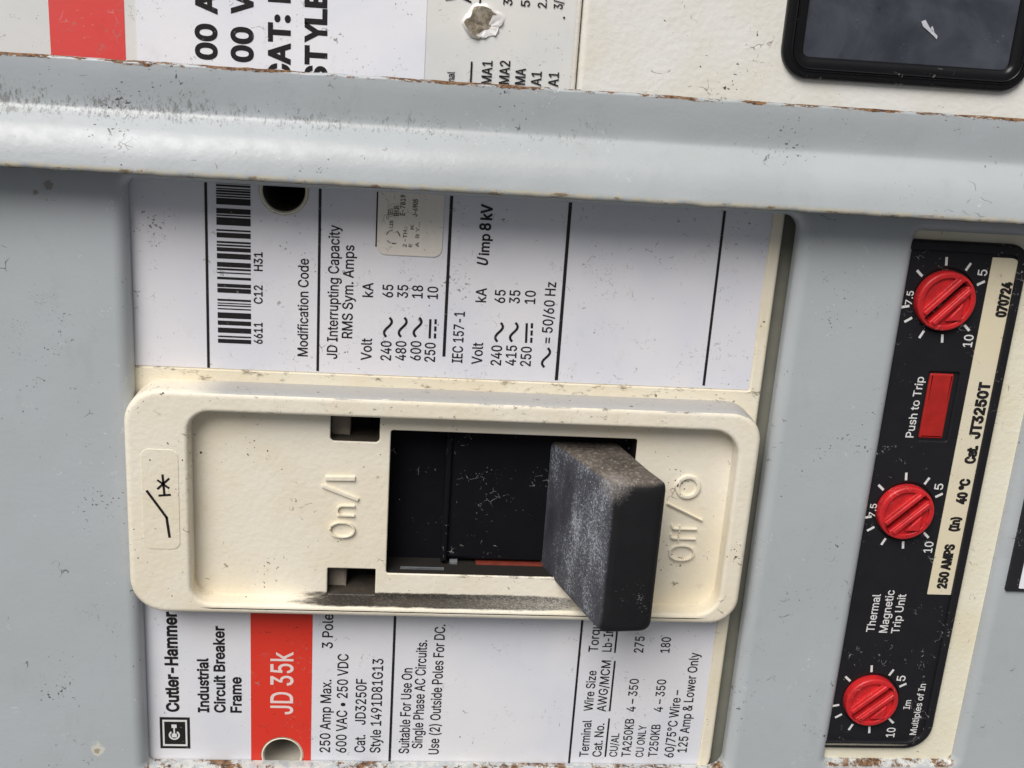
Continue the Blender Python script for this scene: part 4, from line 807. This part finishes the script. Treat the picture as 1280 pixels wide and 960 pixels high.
# one dial: rim, two sunken fields, driver slot, raised arrow; then two copies
bm = bmesh.new()
A0 = math.radians(45)
def rot(pts, a=A0): return [(x * math.cos(a) - y * math.sin(a), x * math.sin(a) + y * math.cos(a)) for x, y in pts]
def field(s):
    pts = []; r = 0.335; yc = 0.165
    a = math.asin(yc / r)
    for i in range(17):
        q = a + (math.pi - 2 * a) * i / 16; pts.append((r * math.cos(q), r * math.sin(q)))
    pts = dense(pts, 0.2)
    return rot(pts if s > 0 else [(-x, -y) for x, y in pts])
slot = rot(rr(-0.36, -0.05, 0.36, 0.05, 0.02, 3))
plate(bm, circ(0, 0, RD, 64), -0.2, 0.13, 0.035, (slot, field(1), field(-1)), hbev=0.012, hz0=-0.15, seg=4)
plate(bm, circ(0, 0, RD - 0.02, 64), -0.2, 0.085, 0.0, (rot(rr(-0.37, -0.055, 0.37, 0.055, 0.02, 3)),), hz0=-0.15)
sheet(bm, circ(0, 0, RD - 0.03, 48), -0.10)
for s in (0.10, -0.10): plate(bm, rot(rr(-0.34, s - 0.035, 0.34, s + 0.035, 0.02, 3)), 0.1, 0.165, 0.018, seg=3)
dl = finish(bm, 'dial', M_knob, None, 45)
bm = bmesh.new()
tri = [(0.015, -0.27), (0.235, -0.27), (0.225, -0.02)]
plate(bm, dense([(x * 1.0, y * 1.0) for x, y in tri], 0.1), 0.07, 0.150, 0.016, seg=2)
ar = finish(bm, 'arrow', M_knob, None, 45)
for i, (c, tilt) in enumerate(zip(dials, (0.05, 0.0, -0.04))):
    d = dl if i == 0 else dl.copy(); a = ar if i == 0 else ar.copy()
    if i: C.objects.link(d); C.objects.link(a)
    d.parent = tu; d.location = Vector((c[0], c[1], zf - 0.02)) - tu.location; d.rotation_euler = (0, 0, tilt)
    a.parent = d
# push button
bm = bmesh.new(); plate(bm, rr(B[0], B[1], B[2] - 0.03, B[3], 0.03), -0.1, 0.185, 0.03)
finish(bm, 'push_button', plain('dull_red_plastic', (0.50, 0.022, 0.018), 0.5, 0.35, 0.45, 7), tu)
# rating strip
bm = bmesh.new(); s0, s1 = PX(zf, (1240, 325), (1216, 460), (1157, 740)), PX(zf, (1276, 345), (1250, 460), (1191.5, 740)); v0, v1 = PY(zf, (1157, 742), (1190, 743.5)), PY(zf, (1250, 322))
plate(bm, rr(s0, v0, s1, v1, (0.01, 0.01, 0.16, 0.01)), zf + 0.002, zf + 0.010, 0.0)
strip = finish(bm, 'rating_strip', dusty_label('cream_strip', (0.74, 0.68, 0.53), (0.10, 0.07, 0.04), 0.05, (1, 0.97, 0.9)), tu)
bm = bmesh.new(); ZW2 = zf + 0.014
for s, x, a, b, h in (('070724', 1256.5, 397, 354.5, 12), ('Cat.', 1217.8, 580, 559, 12), ('JT3250T', 1223.6, 549, 479.5, 12.5), ('40 °C', 1206.5, 630.5, 600.5, 11.5), ('(In)', 1197, 664.5, 648, 10.5), ('250 AMPS', 1182.3, 736, 682, 11)):
    write(bm, s, ZW2, x, a, b, h, bold=.030)
finish(bm, 'printing', M_ink, strip, 0)

# ------------------------------------------------------------------ neighbouring breaker above the rail
nb_ = thing('circuit_breaker', (1.0, 1.5, -3.4), 'upper neighbouring circuit breaker above the rail, with torn white label and black framed window', 'circuit breaker', 'moulded case circuit breakers')
ny0 = railY1 - 0.9; ny1 = 4.2
ux = PX(0.0, (723, 90), (728, 20)); 
bm = bmesh.new()
plate(bm, rr(-8.5, ny0, ux - 0.02, ny1, 0.1), -3.4, 0.012, 0.04)
plate(bm, rr(ux + 0.0, ny0, 12.5, ny1, 0.1), -3.4, 0.06, 0.07)
finish(bm, 'cover', cream_plastic('ivory_plastic', (0.79, 0.785, 0.765)), nb_)
lx0, lx1 = PX(0.02, (171, 40)), PX(0.02, (532, 50)); r0, r1 = PX(0.02, (62, 35)), PX(0.02, (156, 35))
bm = bmesh.new(); plate(bm, rr(-8.2, ny0 + 0.1, ux - 0.09, ny1 - 0.2, 0.05), 0.0125, 0.018, 0.0)
l3 = tag(finish(bm, 'rating_label', M_pale, nb_), 'pale grey-white label')
bm = bmesh.new(); plate(bm, rr(lx0, ny0 + 0.15, lx1, ny1 - 0.3, 0.02), 0.0185, 0.026, 0.0); finish(bm, 'overlay_sticker', M_white2, l3)
bm = bmesh.new(); plate(bm, rr(r0, ny0 + 0.15, r1, ny1 - 0.3, 0.01), 0.0185, 0.022, 0.0); finish(bm, 'red_band', M_red2, l3)
bm = bmesh.new(); ZU = 0.030
for s, x, a, b, h in (('00', 270.3, 75.5, 34, 24.5), ('A', 270.3, 18.5, -4, 24.5), ('00', 315.3, 78.5, 38, 25), ('V', 315.3, 19, -3, 25), ('C', 361.6, 103, 84, 25), ('A', 361.6, 81.5, 59, 25), ('T', 361.6, 53.5, 33, 25), (':', 361.6, 29, 22.5, 24), ('H', 361.6, 4, -16, 25), ('S', 407.3, 105, 87, 25), ('T', 407.3, 82, 61.5, 25), ('Y', 407.3, 55, 34.5, 25), ('L', 407.3, 31.5, 15, 25), ('E', 407.3, 10.5, -8, 25)):
    write(bm, s, ZU, x, a, b, h, bold=.022)
for s, x, a, b, h in (('Terminal', 566.5, 128, 90, 9), ('MA1', 614, 105.5, 76.6, 12.5), ('MA2', 636, 105.5, 76.6, 12.5), ('MA', 656, 106, 86, 12.5), ('A1', 676, 107.5, 90, 12.5), ('A1', 697.5, 108.5, 91, 12.5), ('3', 640, 7, -0.5, 11), ('5', 662, 8.5, 1, 11), ('2.', 683, 10, 0, 11), ('3/', 703, 11.5, 1, 11), ('W', 569, 1.5, -12, 12), ('A', 589, 4, -8, 12)):
    write(bm, s, ZU, x, a, b, h, bold=.0)
for p, a, b in ((590.6, 140, 77), (597, 4, -30)):
    x = P(p, 60, ZU)[0]; quad(bm, x - 0.012, P(p, a, ZU)[1], x + 0.012, P(p, b, ZU)[1], ZU)
c = P(705, 22, ZU); sheet(bm, circ(c[0], c[1], 0.014, 10), ZU)
finish(bm, 'printing', M_ink, l3, 0)
# torn spot: crumpled paper round a shallow hole
bm = bmesh.new(); tc = P(604, 28, 0.03); n = 30; rings = []
for k, (q, z, j) in enumerate(((0.27, 0.0195, 0.04), (0.235, 0.055, 0.07), (0.205, 0.05, 0.05), (0.13, 0.034, 0.05), (0.05, 0.026, 0.02))):
    ring = []
    for i in range(n):
        a = 2 * math.pi * i / n; e = 1 + 0.30 * mn.noise(Vector((math.cos(a) * 1.4, math.sin(a) * 1.4, 2.0))) + j * random.uniform(-1, 1) 
        sx = 1.0; sy = 0.78
        up_ = 1.0 if 60 < math.degrees(a) < 240 else 0.35
        ring.append(bm.verts.new((tc[0] + 0.05 * (k / 4.0) + q * e * sx * math.cos(a), tc[1] - 0.05 * (k / 4.0) + q * e * sy * math.sin(a), max(0.019, 0.02 + (z - 0.02) * up_ * 1.6 + (0.02 * random.uniform(-1, 1) if 0 < k < 4 else 0)))))
    rings.append(ring)
for k, (A, B_) in enumerate(zip(rings, rings[1:])):
    for i in range(n):
        j = (i + 1) % n; f = bm.faces.new((A[i], A[j], B_[j], B_[i])); f.material_index = 1 if (k >= 1 and 50 < (360 * i / n + 15 * mn.noise(Vector((i * .7, k, 0)))) % 360 < 235) or (k == 1 and 235 < 360 * i / n < 262) else 0
f = bm.faces.new(rings[-1]); f.material_index = 1
t = NT('torn_backing'); c = t.mix(t.step(t.noise(9.0, 5.0, 0.75), 0.4, 0.6), (0.20, 0.165, 0.12), (0.42, 0.37, 0.30)); M_torn = t.done(c, 0.8)
finish(bm, 'torn_patch', [dusty_label('torn_paper', (0.80, 0.78, 0.77), amt=0.1), M_torn], l3, 60)
# black framed window
bm = bmesh.new(); zw = 0.16
w0, w1 = PX(zw, (983, 30)), PX(zw, (1292, 70)); wy0 = PY(zw, (1010, 101), (1130, 107.5), (1258, 114))
fo = rr(w0, wy0, w1, wy0 + 3.4, 0.38, 10)
plate(bm, fo, 0.0, zw, 0.06, (inset(fo, 0.29),), hbev=0.10, seg=5, hz0=0.0)
plate(bm, inset(fo, 0.10), 0.0, zw + 0.025, 0.02, (inset(fo, 0.15),), seg=3)
wf = finish(bm, 'window_frame', M_gloss, nb_)
bm = bmesh.new(); plate(bm, inset(fo, 0.27), 0.0, 0.085, 0.0)
t = NT('smoked_pane_painted_reflections'); c = t.mix(t.step(t.noise(0.9, 5.0, 0.65, None, 0.6), 0.32, 0.68), (0.070, 0.078, 0.100), (0.030, 0.035, 0.047))  # bluish reflections and dark clouds painted into the pane's colour
c = t.mix(t.mul(t.specks(26.0, 0.86, 0.04, 1.5), 0.5), c, (0.3, 0.3, 0.33)); c = t.mix(t.mul(t.step(t.noise(2.4, 3.0, 0.5, t.map((1, 1, 1), 0, (4, 0, 0))), 0.66, 0.76), 0.8), c, (0.008, 0.008, 0.01))
M_pane = t.done(c, 0.42, None, 0.5)
pane = finish(bm, 'pane', M_pane, wf)
bm = bmesh.new()
for pts in (((1152, 27), (1157, 25), (1162, 34), (1172, 45), (1171, 49), (1163, 41), (1154, 33)), ((1164, 34), (1166, 33), (1168, 40), (1165, 39))):
    q = [P(x, y, 0.1) for x, y in pts]; arr = sum(a[0] * b[1] - b[0] * a[1] for a, b in zip(q, q[1:] + q[:1]))
    plate(bm, q if arr > 0 else q[::-1], 0.086, 0.100, 0.0)
finish(bm, 'torn_film', plain('shiny_torn_film', (0.70, 0.71, 0.78), 0.3, 0.6, 0.4, 12), wf, 0)

# ------------------------------------------------------------------ nameplate at the right edge
zn = Z_PANEL
np_ = thing('nameplate', (P(1256, 738, zn)[0] + 1.2, P(1256, 738, zn)[1] + 1.0, zn), 'small black plate with a white insert riveted on the grey panel at the far right edge', 'nameplate')
np_['label'] = 'small black bordered plate with white insert on the grey panel at the far right edge'
nx0 = PX(zn, (1277, 634), (1255.5, 737)); nyy = PY(zn, (1256, 737.5))
bm = bmesh.new(); plate(bm, rr(nx0, nyy, nx0 + 2.6, nyy + 1.75, 0.03), zn + 0.003, zn + 0.05, 0.015)
finish(bm, 'border', black_plastic('speckled_black_plate', (0.014, 0.014, 0.016), specks=0.80), np_)
wx = PX(zn, (1271, 736), (1280, 690)); wy_ = PY(zn, (1272, 735))
bm = bmesh.new(); plate(bm, rr(wx, wy_ + 0.02, nx0 + 2.45, nyy + 1.6, 0.02), zn + 0.049, zn + 0.056, 0.0)
finish(bm, 'insert', M_white2, np_)
